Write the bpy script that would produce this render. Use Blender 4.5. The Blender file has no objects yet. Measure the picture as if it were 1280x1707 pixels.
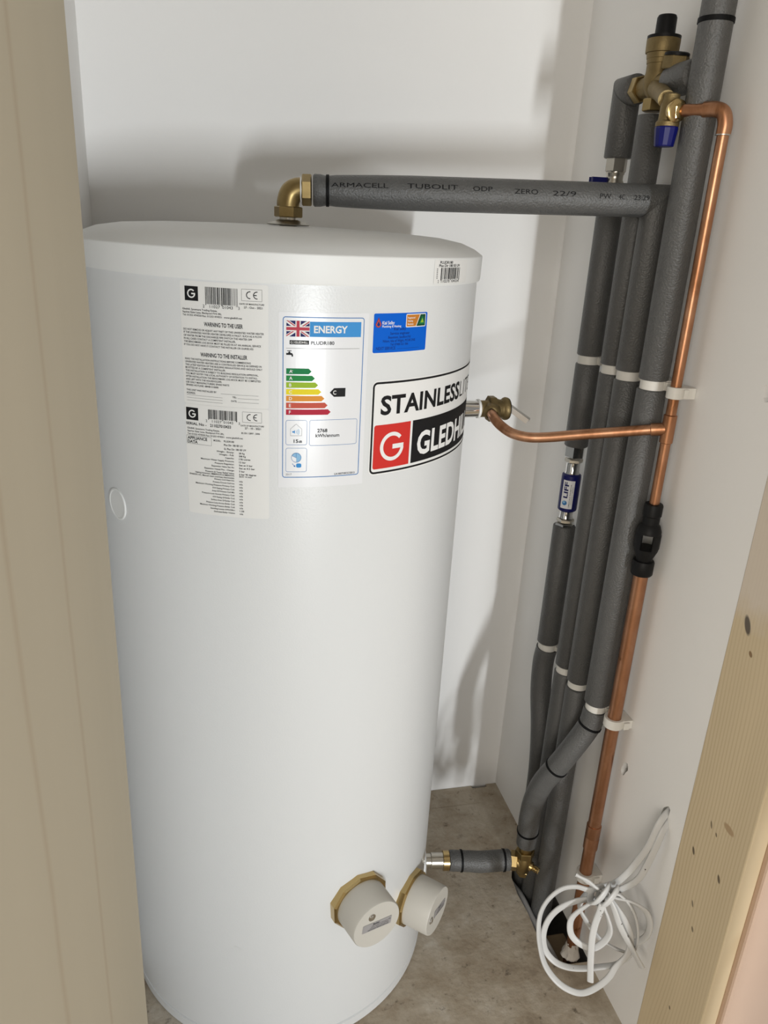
import bpy, bmesh, math, random
from mathutils import Vector, Matrix

random.seed(7)
scene = bpy.context.scene
COL = scene.collection

# ------------------------------------------------------------------ camera
cam_d = bpy.data.cameras.new('camera')
cam = bpy.data.objects.new('camera', cam_d)
COL.objects.link(cam)
cam_d.sensor_fit = 'HORIZONTAL'
cam_d.sensor_width = 36.0
cam_d.lens = 36.0 * 1282.0 / 1280.0
cam_d.clip_start = 0.02
cam_d.clip_end = 60
right = Vector((0.97362549, -0.22238639, 0.05096766))
down = Vector((-0.03222106, -0.35518082, -0.93424215))
fwd = Vector((0.22586548, 0.90795973, -0.35297862))
mw = Matrix.Identity(4)
for i in range(3):
    mw[i][0] = right[i]; mw[i][1] = -down[i]; mw[i][2] = -fwd[i]
mw[0][3], mw[1][3], mw[2][3] = 0.0, 0.0, 1.29
cam.matrix_world = mw
scene.camera = cam

# ------------------------------------------------------------------ world and light
world = bpy.data.worlds.new('room_ambience')
scene.world = world
world.use_nodes = True
bg = world.node_tree.nodes['Background']
bg.inputs[0].default_value = (1.0, 0.97, 0.925, 1)
bg.inputs[1].default_value = 0.25

# daylight from a low window across the room behind the camera
ld = bpy.data.lights.new('window_daylight', 'AREA')
ld.shape = 'RECTANGLE'
ld.size = 0.10
ld.size_y = 0.65
ld.energy = 61
ld.color = (0.94, 0.975, 1.0)
lo = bpy.data.objects.new('window_daylight', ld)
COL.objects.link(lo)
lo.location = (0.63, -2.3, 0.62)
lo.rotation_euler = (Vector((0.3, 1.2, 1.0)) - lo.location).to_track_quat('-Z', 'Z').to_euler()

# broad fill lamp added to brighten the right wall, left behind the camera
sd_ = bpy.data.lights.new('side_fill', 'AREA')
sd_.shape = 'RECTANGLE'; sd_.size = 1.8; sd_.size_y = 1.5
sd_.energy = 68
sd_.color = (1.0, 0.935, 0.845)
so_ = bpy.data.objects.new('side_fill', sd_)
COL.objects.link(so_)
so_.location = (-1.5, -2.6, 1.45)
so_.rotation_euler = (Vector((0.5, 0.9, 1.0)) - so_.location).to_track_quat('-Z', 'Z').to_euler()

scene.view_settings.view_transform = 'Standard'
scene.view_settings.look = 'None'
scene.view_settings.gamma = 1.0
scene.view_settings.use_curve_mapping = False
scene.view_settings.exposure = 0.0

# ------------------------------------------------------------------ materials
MATS = {}

def principled(name, color, rough=0.5, metal=0.0, spec=0.5, coat=0.0):
    m = bpy.data.materials.new(name)
    m.use_nodes = True
    b = m.node_tree.nodes['Principled BSDF']
    b.inputs['Base Color'].default_value = (*color, 1)
    b.inputs['Roughness'].default_value = rough
    b.inputs['Metallic'].default_value = metal
    b.inputs['Specular IOR Level'].default_value = spec
    b.inputs['Coat Weight'].default_value = coat
    MATS[name] = m
    return m

def N(m, t, **kw):
    n = m.node_tree.nodes.new(t)
    for k, v in kw.items():
        if hasattr(n, k): setattr(n, k, v)
        else: n.inputs[k].default_value = v
    return n

def L(m, a, b): m.node_tree.links.new(a, b)

def coords(m, scale=(1, 1, 1), kind='Object'):
    t = N(m, 'ShaderNodeTexCoord'); mp = N(m, 'ShaderNodeMapping')
    mp.inputs['Scale'].default_value = scale
    L(m, t.outputs[kind], mp.inputs[0])
    return mp.outputs[0]

def noise_mix(m, colors, scale, detail=4, rough=0.6, pos=None, vscale=(1, 1, 1), distort=0.0):
    n = N(m, 'ShaderNodeTexNoise')
    n.inputs['Scale'].default_value = scale
    n.inputs['Detail'].default_value = detail
    n.inputs['Roughness'].default_value = rough
    n.inputs['Distortion'].default_value = distort
    L(m, coords(m, vscale), n.inputs['Vector'])
    r = N(m, 'ShaderNodeValToRGB')
    els = r.color_ramp.elements
    pos = pos or [i / (len(colors) - 1) for i in range(len(colors))]
    while len(els) < len(colors): els.new(0.5)
    for e, c, p in zip(els, colors, pos):
        e.position = p; e.color = (*c, 1)
    L(m, n.outputs['Fac'], r.inputs[0])
    return r.outputs[0], n.outputs['Fac']

def set_col(m, sock): L(m, sock, m.node_tree.nodes['Principled BSDF'].inputs['Base Color'])

def add_bump(m, scale, strength, dist=0.001, detail=3, vscale=(1, 1, 1)):
    n = N(m, 'ShaderNodeTexNoise')
    n.inputs['Scale'].default_value = scale; n.inputs['Detail'].default_value = detail
    L(m, coords(m, vscale), n.inputs['Vector'])
    b = N(m, 'ShaderNodeBump')
    b.inputs['Strength'].default_value = strength; b.inputs['Distance'].default_value = dist
    L(m, n.outputs['Fac'], b.inputs['Height'])
    L(m, b.outputs[0], m.node_tree.nodes['Principled BSDF'].inputs['Normal'])

m = principled('wall_paint', (0.78, 0.765, 0.745), 0.75, spec=0.25)
c, _ = noise_mix(m, [(0.855, 0.845, 0.825), (0.89, 0.882, 0.865)], 3.0, 5)
set_col(m, c); add_bump(m, 160, 0.25, 0.0006)
m = principled('bare_board', (0.42, 0.40, 0.37), 0.9)
c, _ = noise_mix(m, [(0.28, 0.26, 0.23), (0.5, 0.48, 0.44)], 120, 4); set_col(m, c)
m = principled('pink_plaster', (0.62, 0.46, 0.38), 0.85, spec=0.2)
c, _ = noise_mix(m, [(0.55, 0.39, 0.29), (0.62, 0.47, 0.37)], 2.5, 3, distort=1.0); set_col(m, c)
add_bump(m, 60, 0.2, 0.001)
m = principled('floor_screed', (0.4, 0.35, 0.29), 0.85, spec=0.2)
c1, _ = noise_mix(m, [(0.20, 0.155, 0.11), (0.38, 0.315, 0.235), (0.49, 0.43, 0.345), (0.66, 0.62, 0.55)], 7, 8, 0.7, [0.28, 0.44, 0.58, 0.74])
c2, _ = noise_mix(m, [(0.12, 0.1, 0.08), (1, 1, 1)], 42, 6, 0.72, [0.31, 0.42])
mx = N(m, 'ShaderNodeMix', data_type='RGBA', blend_type='MULTIPLY'); mx.inputs[0].default_value = 0.6
L(m, c1, mx.inputs[6]); L(m, c2, mx.inputs[7]); set_col(m, mx.outputs[2])
add_bump(m, 70, 0.5, 0.003, 6)
m = principled('void_dark', (0.05, 0.043, 0.036), 0.95, spec=0.1)
m = principled('rough_timber', (0.25, 0.18, 0.11), 0.9, spec=0.2)
c, _ = noise_mix(m, [(0.15, 0.105, 0.06), (0.33, 0.25, 0.16)], 18, 6, vscale=(1, 1, 5)); set_col(m, c)

m = principled('tank_enamel', (0.735, 0.75, 0.755), 0.34, spec=0.5)
add_bump(m, 420, 0.22, 0.0006, 2)
m = principled('lid_plastic', (0.80, 0.81, 0.80), 0.44, spec=0.4)
add_bump(m, 700, 0.12, 0.0005, 2)
m = principled('label_paper', (0.80, 0.80, 0.78), 0.45)
m = principled('label_gloss', (0.79, 0.80, 0.82), 0.30)
m = principled('brand_white', (0.84, 0.84, 0.83), 0.35)
m = principled('ink_black', (0.012, 0.012, 0.013), 0.5)
m = principled('ink_grey', (0.20, 0.20, 0.20), 0.5)
m = principled('ink_white', (0.84, 0.84, 0.83), 0.45)
m = principled('ink_blue', (0.055, 0.29, 0.66), 0.4)
m = principled('ink_line_blue', (0.05, 0.19, 0.47), 0.4)
m = principled('ink_pale_blue', (0.28, 0.52, 0.76), 0.4)
m = principled('ink_navy', (0.022, 0.022, 0.12), 0.4)
m = principled('ink_flag_red', (0.50, 0.055, 0.085), 0.4)
m = principled('ink_red', (0.62, 0.035, 0.028), 0.4)
m = principled('ink_green_dark', (0.012, 0.21, 0.07), 0.4)
m = principled('ink_green', (0.02, 0.24, 0.06), 0.4)
m = principled('ink_lime', (0.33, 0.50, 0.035), 0.4)
m = principled('ink_yellow', (0.82, 0.69, 0.025), 0.4)
m = principled('ink_orange', (0.74, 0.30, 0.045), 0.4)
m = principled('ink_brick', (0.57, 0.10, 0.065), 0.4)
m = principled('ink_crimson', (0.46, 0.022, 0.05), 0.4)
m = principled('sticker_blue', (0.0, 0.115, 0.62), 0.3)
m = principled('sticker_text', (0.006, 0.03, 0.20), 0.4)
m = principled('sticker_orange', (0.55, 0.20, 0.03), 0.4)
m = principled('sticker_green', (0.01, 0.075, 0.035), 0.4)
m = principled('sticker_maroon', (0.22, 0.02, 0.08), 0.4)
m = principled('plate_silver', (0.42, 0.41, 0.42), 0.4, 0.3)
m = principled('cap_plastic', (0.56, 0.54, 0.49), 0.45)

m = principled('foam_grey', (0.1, 0.1, 0.1), 0.40, spec=0.5)
c, _ = noise_mix(m, [(0.078, 0.078, 0.076), (0.106, 0.106, 0.103)], 60, 4); set_col(m, c)
add_bump(m, 380, 0.8, 0.0016, 3)
m = principled('foam_core', (0.08, 0.08, 0.08), 0.9)
m = principled('tie_black', (0.004, 0.004, 0.0045), 0.6, spec=0.15)
m = principled('plastic_black', (0.006, 0.006, 0.0065), 0.5, spec=0.22)
m = principled('clip_white', (0.70, 0.68, 0.63), 0.45)
m = principled('plastic_blue', (0.003, 0.005, 0.10), 0.4, spec=0.35)
m = principled('ptfe_white', (0.82, 0.82, 0.80), 0.5)

m = principled('copper', (0.70, 0.35, 0.20), 0.30, 1.0)
c, f = noise_mix(m, [(0.27, 0.115, 0.05), (0.50, 0.25, 0.14), (0.66, 0.38, 0.24)], 22, 5, 0.65, [0.3, 0.5, 0.72], vscale=(1, 1, 0.35), distort=0.8)
set_col(m, c)
r = N(m, 'ShaderNodeMapRange'); r.inputs[3].default_value = 0.48; r.inputs[4].default_value = 0.28
L(m, f, r.inputs[0]); L(m, r.outputs[0], m.node_tree.nodes['Principled BSDF'].inputs['Roughness'])
m = principled('copper_stained', (0.58, 0.27, 0.14), 0.36, 1.0)
c, _ = noise_mix(m, [(0.20, 0.08, 0.03), (0.41, 0.195, 0.105), (0.47, 0.24, 0.14), (0.56, 0.31, 0.19)], 30, 4, 0.6, [0.30, 0.36, 0.55, 0.75], vscale=(1, 1, 0.6), distort=0.3)
set_col(m, c)
m = principled('solder', (0.6, 0.58, 0.55), 0.35, 1.0)
m = principled('brass', (0.50, 0.37, 0.15), 0.36, 1.0)
c, _ = noise_mix(m, [(0.24, 0.17, 0.07), (0.40, 0.30, 0.14)], 60, 4); set_col(m, c)
m = principled('brass_cast', (0.36, 0.27, 0.115), 0.52, 0.85)
c, _ = noise_mix(m, [(0.16, 0.115, 0.05), (0.29, 0.22, 0.105)], 90, 4); set_col(m, c)
add_bump(m, 500, 0.4, 0.0008)
m = principled('brass_bright', (0.50, 0.37, 0.17), 0.24, 1.0)
m = principled('nickel', (0.52, 0.49, 0.43), 0.28, 1.0)
m = principled('chrome', (0.72, 0.72, 0.71), 0.10, 1.0)
m = principled('steel_dull', (0.45, 0.43, 0.38), 0.35, 1.0)
m = principled('cable_sheath', (0.68, 0.68, 0.67), 0.42)
c, _ = noise_mix(m, [(0.05, 0.04, 0.035), (0.56, 0.56, 0.55)], 60, 3, 0.6, [0.285, 0.300]); set_col(m, c)
m = principled('plaster_splash', (0.50, 0.46, 0.41), 0.95); add_bump(m, 120, 0.6, 0.003)
m = principled('conduit_grey', (0.36, 0.355, 0.35), 0.6)


def pine_material(name, light, dark, knots=()):
    """planed softwood: growth rings running up the board, knots at given (y, z, size) spots of the face"""
    m = principled(name, light, 0.62, spec=0.3)
    co = coords(m)
    nz = N(m, 'ShaderNodeTexNoise'); nz.inputs['Scale'].default_value = 2.2; nz.inputs['Detail'].default_value = 3
    mp = N(m, 'ShaderNodeMapping'); mp.inputs['Scale'].default_value = (1, 1, 0.35)
    L(m, co, mp.inputs[0]); L(m, mp.outputs[0], nz.inputs['Vector'])
    sep = N(m, 'ShaderNodeSeparateXYZ'); L(m, co, sep.inputs[0])
    a = N(m, 'ShaderNodeMath', operation='MULTIPLY_ADD'); a.inputs[1].default_value = 0.16
    L(m, nz.outputs['Fac'], a.inputs[0]); L(m, sep.outputs[1], a.inputs[2])
    s = N(m, 'ShaderNodeMath', operation='MULTIPLY'); s.inputs[1].default_value = 900
    L(m, a.outputs[0], s.inputs[0])
    sn = N(m, 'ShaderNodeMath', operation='SINE'); L(m, s.outputs[0], sn.inputs[0])
    r = N(m, 'ShaderNodeMapRange'); r.inputs[1].default_value = 0.1; r.inputs[2].default_value = 1.0
    r.inputs[3].default_value = 0.0; r.inputs[4].default_value = 0.42
    L(m, sn.outputs[0], r.inputs[0])
    # grain is strong only in broad bands
    bn = N(m, 'ShaderNodeTexNoise'); bn.inputs['Scale'].default_value = 9; bn.inputs['Detail'].default_value = 1
    mp2 = N(m, 'ShaderNodeMapping'); mp2.inputs['Scale'].default_value = (1, 1.6, 0.12)
    L(m, co, mp2.inputs[0]); L(m, mp2.outputs[0], bn.inputs['Vector'])
    br = N(m, 'ShaderNodeMapRange'); br.inputs[1].default_value = 0.42; br.inputs[2].default_value = 0.62
    L(m, bn.outputs['Fac'], br.inputs[0])
    g = N(m, 'ShaderNodeMath', operation='MULTIPLY'); L(m, r.outputs[0], g.inputs[0]); L(m, br.outputs[0], g.inputs[1])
    mix = N(m, 'ShaderNodeMix', data_type='RGBA')
    mix.inputs[6].default_value = (*light, 1); mix.inputs[7].default_value = (*dark, 1)
    L(m, g.outputs[0], mix.inputs[0])
    out = mix.outputs[2]
    c, _ = noise_mix(m, [(0.82, 0.80, 0.76), (1.08, 1.06, 1.04)], 4, 3, vscale=(1, 2, 0.25))
    mu = N(m, 'ShaderNodeMix', data_type='RGBA', blend_type='MULTIPLY'); mu.inputs[0].default_value = 1
    L(m, out, mu.inputs[6]); L(m, c, mu.inputs[7]); out = mu.outputs[2]
    # dried plaster smeared over the upper part of the board
    sn2 = N(m, 'ShaderNodeTexNoise'); sn2.inputs['Scale'].default_value = 14; sn2.inputs['Detail'].default_value = 5
    L(m, co, sn2.inputs['Vector'])
    sa = N(m, 'ShaderNodeMath', operation='MULTIPLY_ADD'); sa.inputs[1].default_value = 0.16
    L(m, sn2.outputs['Fac'], sa.inputs[0]); L(m, sep.outputs[2], sa.inputs[2])
    sr = N(m, 'ShaderNodeMapRange'); sr.inputs[1].default_value = 0.905; sr.inputs[2].default_value = 0.955
    sr.inputs[3].default_value = 0; sr.inputs[4].default_value = 0.72
    L(m, sa.outputs[0], sr.inputs[0])
    sm = N(m, 'ShaderNodeMix', data_type='RGBA'); sm.inputs[7].default_value = (0.70, 0.63, 0.56, 1)
    L(m, sr.outputs[0], sm.inputs[0]); L(m, out, sm.inputs[6]); out = sm.outputs[2]
    for (ky, kz, ry, rz, kc, st) in knots:
        dy = N(m, 'ShaderNodeMath', operation='SUBTRACT'); dy.inputs[1].default_value = ky; L(m, sep.outputs[1], dy.inputs[0])
        dz = N(m, 'ShaderNodeMath', operation='SUBTRACT'); dz.inputs[1].default_value = kz; L(m, sep.outputs[2], dz.inputs[0])
        # knots lean with the cut of the board
        sh = N(m, 'ShaderNodeMath', operation='MULTIPLY_ADD'); sh.inputs[1].default_value = -0.35
        L(m, dz.outputs[0], sh.inputs[0]); L(m, dy.outputs[0], sh.inputs[2])
        y2 = N(m, 'ShaderNodeMath', operation='DIVIDE'); y2.inputs[1].default_value = ry; L(m, sh.outputs[0], y2.inputs[0])
        z2 = N(m, 'ShaderNodeMath', operation='DIVIDE'); z2.inputs[1].default_value = rz; L(m, dz.outputs[0], z2.inputs[0])
        yy = N(m, 'ShaderNodeMath', operation='MULTIPLY'); L(m, y2.outputs[0], yy.inputs[0]); L(m, y2.outputs[0], yy.inputs[1])
        zz = N(m, 'ShaderNodeMath', operation='MULTIPLY_ADD'); L(m, z2.outputs[0], zz.inputs[0]); L(m, z2.outputs[0], zz.inputs[1]); L(m, yy.outputs[0], zz.inputs[2])
        kr = N(m, 'ShaderNodeMapRange'); kr.inputs[1].default_value = 1.25; kr.inputs[2].default_value = 0.6
        kr.inputs[3].default_value = 0; kr.inputs[4].default_value = st
        L(m, zz.outputs[0], kr.inputs[0])
        km = N(m, 'ShaderNodeMix', data_type='RGBA'); km.inputs[7].default_value = (*kc, 1)
        L(m, kr.outputs[0], km.inputs[0]); L(m, out, km.inputs[6]); out = km.outputs[2]
    set_col(m, out)
    add_bump(m, 180, 0.12, 0.0006, 3, vscale=(1, 1, 0.1))
    return m

K = (0.06, 0.04, 0.025)
pine_material('pine_stud', (0.69, 0.58, 0.40), (0.50, 0.38, 0.22), [
    (0.748, 0.825, 0.0062, 0.0125, (0.09, 0.075, 0.065), 0.92), (0.731, 0.792, 0.0035, 0.004, (0.22, 0.13, 0.06), 0.9),
    (0.745, 0.453, 0.0028, 0.006, K, 0.85), (0.687, 0.458, 0.0028, 0.006, K, 0.85), (0.724, 0.52, 0.0018, 0.0055, K, 0.75),
    (0.711, 0.514, 0.0018, 0.003, K, 0.75), (0.692, 0.541, 0.011, 0.006, (0.40, 0.27, 0.15), 0.8),
    (0.722, 0.375, 0.002, 0.005, K, 0.7), (0.71, 0.338, 0.0025, 0.004, K, 0.7), (0.715, 0.168, 0.0018, 0.003, K, 0.85)])

m = principled('lining_board', (0.40, 0.345, 0.25), 0.7, spec=0.2)
co = coords(m)
sep = N(m, 'ShaderNodeSeparateXYZ'); L(m, co, sep.inputs[0])
out = None
base, _ = noise_mix(m, [(0.53, 0.475, 0.365), (0.58, 0.52, 0.40)], 6, 3, vscale=(1, 1.5, 0.2))
out = base
for (sy, w) in ((0.481, 0.008), (0.3525, 0.007)):
    nz = N(m, 'ShaderNodeTexNoise'); nz.inputs['Scale'].default_value = 4; L(m, co, nz.inputs['Vector'])
    d0 = N(m, 'ShaderNodeMath', operation='MULTIPLY_ADD'); d0.inputs[1].default_value = 0.018
    L(m, nz.outputs['Fac'], d0.inputs[0]); L(m, sep.outputs[1], d0.inputs[2])
    d = N(m, 'ShaderNodeMath', operation='SUBTRACT'); d.inputs[1].default_value = sy + 0.009; L(m, d0.outputs[0], d.inputs[0])
    ab = N(m, 'ShaderNodeMath', operation='ABSOLUTE'); L(m, d.outputs[0], ab.inputs[0])
    kr = N(m, 'ShaderNodeMapRange'); kr.inputs[1].default_value = w; kr.inputs[2].default_value = 0.0
    kr.inputs[3].default_value = 0; kr.inputs[4].default_value = 0.55
    L(m, ab.outputs[0], kr.inputs[0])
    km = N(m, 'ShaderNodeMix', data_type='RGBA'); km.inputs[7].default_value = (0.46, 0.37, 0.26, 1)
    L(m, kr.outputs[0], km.inputs[0]); L(m, out, km.inputs[6]); out = km.outputs[2]
set_col(m, out)

for k_, m_ in MATS.items():
    if k_.startswith('ink_') or k_.startswith('sticker_'):
        m_.node_tree.nodes['Principled BSDF'].inputs['Specular IOR Level'].default_value = 0.18
        m_.node_tree.nodes['Principled BSDF'].inputs['Roughness'].default_value = 0.6

# ------------------------------------------------------------------ mesh helpers

def origin_of(parent):
    o = Vector((0, 0, 0))
    while parent is not None:
        o += parent.location; parent = parent.parent
    return o

def link_mesh(name, me, parent=None):
    o = bpy.data.objects.new(name, me)
    COL.objects.link(o)
    if parent: o.parent = parent
    return o

def finish(name, bm, mats, parent=None, smooth=False, angle=40, recalc=True):
    """bm is in world coordinates; the object sits at its parent's origin"""
    if recalc: bmesh.ops.recalc_face_normals(bm, faces=bm.faces[:])
    off = origin_of(parent)
    if off.length > 0: bmesh.ops.translate(bm, vec=-off, verts=bm.verts[:])
    me = bpy.data.meshes.new(name)
    if smooth:
        lim = math.radians(angle)
        for f in bm.faces: f.smooth = True
        for e in bm.edges:
            if len(e.link_faces) == 2 and e.calc_face_angle(0) > lim: e.smooth = False
    bm.to_mesh(me); bm.free()
    for x in (mats if isinstance(mats, (list, tuple)) else [mats]): me.materials.append(MATS[x])
    return link_mesh(name, me, parent)

def thing(name, label, cat, loc=(0, 0, 0), group=None):
    o = bpy.data.objects.new(name, None); COL.objects.link(o)
    o.empty_display_size = 0.03
    o.location = loc; o['label'] = label; o['category'] = cat
    if group: o['group'] = group
    return o

def tag(o, label, cat, group=None):
    o['label'] = label; o['category'] = cat
    if group: o['group'] = group
    return o

def struct(o): o['kind'] = 'structure'; return o

def V(*a): return Vector(a[0] if len(a) == 1 else a)

def frame(d):
    d = V(d).normalized()
    up = Vector((0, 0, 1)) if abs(d.z) < 0.9 else Vector((0, 1, 0))
    a = d.cross(up).normalized(); b = a.cross(d).normalized()
    return d, a, b

def add_box(bm, lo, hi, bev=0.0):
    r = bmesh.ops.create_cube(bm, size=1)
    vs = r['verts']
    lo, hi = V(lo), V(hi)
    for v in vs: v.co = Vector((lo[i] + (v.co[i] + 0.5) * (hi[i] - lo[i]) for i in range(3)))
    if bev:
        es = list({e for v in vs for e in v.link_edges})
        bmesh.ops.bevel(bm, geom=es, offset=bev, segments=2, affect='EDGES', profile=0.5)

def add_obox(bm, c, ax, ay, az, bev=0.0):
    """oriented box: centre and three half-axis vectors"""
    r = bmesh.ops.create_cube(bm, size=2)
    vs = r['verts']
    for v in vs: v.co = V(c) + V(ax) * v.co.x + V(ay) * v.co.y + V(az) * v.co.z
    if bev:
        es = list({e for v in vs for e in v.link_edges})
        bmesh.ops.bevel(bm, geom=es, offset=bev, segments=2, affect='EDGES', profile=0.5)

def add_lathe(bm, o, d, prof, seg=40, cap=True, phase=0.0, a0=None, a1=None):
    """prof: list of (radius, distance along d)"""
    d, a, b = frame(d); o = V(o)
    full = a0 is None
    angs = [phase + 2 * math.pi * i / seg for i in range(seg)] if full else [a0 + (a1 - a0) * i / seg for i in range(seg + 1)]
    rings = []
    for (r, h) in prof:
        if r < 1e-6: rings.append([bm.verts.new(o + d * h)])
        else: rings.append([bm.verts.new(o + d * h + (a * math.cos(t) + b * math.sin(t)) * r) for t in angs])
    n = len(angs)
    for A, B in zip(rings, rings[1:]):
        rng = range(n if full else n - 1)
        for i in rng:
            j = (i + 1) % n
            if len(A) == 1 and len(B) == 1: continue
            if len(A) == 1: bm.faces.new((A[0], B[j], B[i]))
            elif len(B) == 1: bm.faces.new((A[i], A[j], B[0]))
            else: bm.faces.new((A[i], A[j], B[j], B[i]))
    if cap and full:
        for R in (rings[0], rings[-1]):
            if len(R) > 2: bm.faces.new(R)
    return rings

def add_hex(bm, o, d, r, h, ch=0.0012, sides=6, phase=0.26):
    """hexagon nut with chamfered rims, r = corner radius"""
    add_lathe(bm, o, d, [(r * 0.93, 0), (r, ch), (r, h - ch), (r * 0.93, h)], sides, True, phase)

def catmull(pts, n=8):
    P = [V(p) for p in pts]
    P = [P[0] * 2 - P[1]] + P + [P[-1] * 2 - P[-2]]
    out = []
    for i in range(1, len(P) - 2):
        for k in range(n):
            t = k / n
            p0, p1, p2, p3 = P[i - 1], P[i], P[i + 1], P[i + 2]
            out.append(0.5 * ((2 * p1) + (p2 - p0) * t + (2 * p0 - 5 * p1 + 4 * p2 - p3) * t * t + (3 * p1 - p0 - 3 * p2 + p3) * t ** 3))
    out.append(P[-2])
    return out

def add_sweep(bm, pts, prof, radii=None, seg=24, n0=None, n1=None, cap=True, up=None, twist=None):
    """sweep a circle (prof = radius) or a closed 2D outline along pts; n0/n1 = normals of mitred end planes"""
    P = [V(p) for p in pts]
    m = len(P)
    T = []
    for i in range(m):
        if i == 0: t = P[1] - P[0]
        elif i == m - 1: t = P[-1] - P[-2]
        else: t = (P[i + 1] - P[i]).normalized() + (P[i] - P[i - 1]).normalized()
        T.append(t.normalized())
    d, a, b = frame(T[0])
    if up is not None:
        b = (V(up) - T[0] * V(up).dot(T[0])).normalized(); a = T[0].cross(b).normalized()
    circ = not isinstance(prof, (list, tuple))
    rings = []
    for i in range(m):
        if i > 0:
            ax = T[i - 1].cross(T[i])
            if ax.length > 1e-7:
                q = Matrix.Rotation(T[i - 1].angle(T[i]), 3, ax.normalized())
                a = q @ a; b = q @ b
        aa, bb = a, b
        if twist:
            q = Matrix.Rotation(twist[i], 3, T[i]); aa = q @ a; bb = q @ b
        sc = radii[i] if radii else 1.0
        ol = [(math.cos(2 * math.pi * k / seg), math.sin(2 * math.pi * k / seg)) for k in range(seg)] if circ else prof
        r = (prof if circ else 1.0) * (sc if not circ or radii is None else 1.0)
        if circ and radii: r = radii[i]
        vs = []
        for (x, y) in ol:
            p = P[i] + (aa * x + bb * y) * r
            nn = n0 if i == 0 else (n1 if i == m - 1 else None)
            if nn is not None:
                nv = V(nn); k = (P[i] - p).dot(nv) / T[i].dot(nv); p = p + T[i] * k
            vs.append(bm.verts.new(p))
        rings.append(vs)
    n = len(rings[0])
    for A, B in zip(rings, rings[1:]):
        for i in range(n):
            j = (i + 1) % n
            bm.faces.new((A[i], A[j], B[j], B[i]))
    if cap:
        bm.faces.new(list(reversed(rings[0]))); bm.faces.new(rings[-1])

def tube(name, pts, r, mat, parent=None, radii=None, seg=24, n0=None, n1=None, smooth=True, angle=40):
    bm = bmesh.new(); add_sweep(bm, pts, r, radii, seg, n0, n1)
    return finish(name, bm, mat, parent, smooth, angle)

def lathe(name, o, d, prof, mat, parent=None, seg=40, angle=35, **kw):
    bm = bmesh.new(); add_lathe(bm, o, d, prof, seg, **kw)
    return finish(name, bm, mat, parent, True, angle)

def hexnut(name, o, d, r, h, mat, parent=None, sides=6, phase=0.26):
    bm = bmesh.new(); add_hex(bm, o, d, r, h, sides=sides, phase=phase)
    return finish(name, bm, mat, parent, False)

def sleeve_pts(z0, z1, x, y, n=2): return [(x, y, z0 + (z1 - z0) * i / n) for i in range(n + 1)]

def rounded_sleeve(name, p0, p1, r, parent, mat='foam_grey', n0=None, n1=None, e=0.0016):
    """foam sleeve with softly rounded cut ends (a mitred end stays sharp)"""
    p0, p1 = V(p0), V(p1); d = (p1 - p0).normalized()
    pts, rad = [], []
    if n0 is None: pts += [p0, p0 + d * e]; rad += [r - e, r]
    else: pts += [p0]; rad += [r]
    if n1 is None: pts += [p1 - d * e, p1]; rad += [r, r - e]
    else: pts += [p1]; rad += [r]
    return tube(name, pts, r, mat, parent, rad, 32, n0, n1, True, 50)

def tie(parent, c, d, r, w=0.0044):
    """cable tie: thin strap around the foam with its little head"""
    d, a, b = frame(d); c = V(c)
    bm = bmesh.new()
    add_lathe(bm, c - d * w / 2, d, [(r - 0.0005, 0), (r + 0.0012, 0.0003), (r + 0.0012, w - 0.0003), (r - 0.0005, w)], 32, False)
    return finish('cable_tie', bm, 'tie_black', parent, True)

# ------------------------------------------------------------------ printing helpers (flat print as thin geometry)
_tc = {}

def text_tris(s, bold=0.0, spacing=1.0):
    key = (s, bold, spacing)
    if key in _tc: return _tc[key]
    cu = bpy.data.curves.new('lettering', 'FONT'); cu.body = s; cu.resolution_u = 3
    cu.offset = bold; cu.space_character = spacing
    ob = bpy.data.objects.new('lettering', cu)
    me = ob.to_mesh()
    vs = [(v.co.x, v.co.y) for v in me.vertices]
    fs = [tuple(p.vertices) for p in me.polygons]
    ob.to_mesh_clear(); bpy.data.objects.remove(ob); bpy.data.curves.remove(cu)
    _tc[key] = (vs, fs)
    return _tc[key]

_h = text_tris('H'); CAPH = max(v[1] for v in _h[0])

def clip_rect(poly, x0, y0, x1, y1):
    def cl(p, ins, inter):
        out = []
        for i in range(len(p)):
            a, b = p[i - 1], p[i]
            if ins(b):
                if not ins(a): out.append(inter(a, b))
                out.append(b)
            elif ins(a): out.append(inter(a, b))
        return out
    def ix(x): return lambda a, b: (x, a[1] + (b[1] - a[1]) * (x - a[0]) / (b[0] - a[0]))
    def iy(y): return lambda a, b: (a[0] + (b[0] - a[0]) * (y - a[1]) / (b[1] - a[1]), y)
    for ins, f in ((lambda p: p[0] >= x0, ix(x0)), (lambda p: p[0] <= x1, ix(x1)), (lambda p: p[1] >= y0, iy(y0)), (lambda p: p[1] <= y1, iy(y1))):
        poly = cl(poly, ins, f)
        if not poly: return []
    return poly

def rr_pts(x0, y0, x1, y1, r, n=5):
    if r <= 0: return [(x0, y0), (x1, y0), (x1, y1), (x0, y1)]
    out = []
    for cx, cy, a in ((x1 - r, y1 - r, 0), (x0 + r, y1 - r, 90), (x0 + r, y0 + r, 180), (x1 - r, y0 + r, 270)):
        for k in range(n + 1):
            t = math.radians(a + 90 * k / n); out.append((cx + r * math.cos(t), cy + r * math.sin(t)))
    return out

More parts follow.
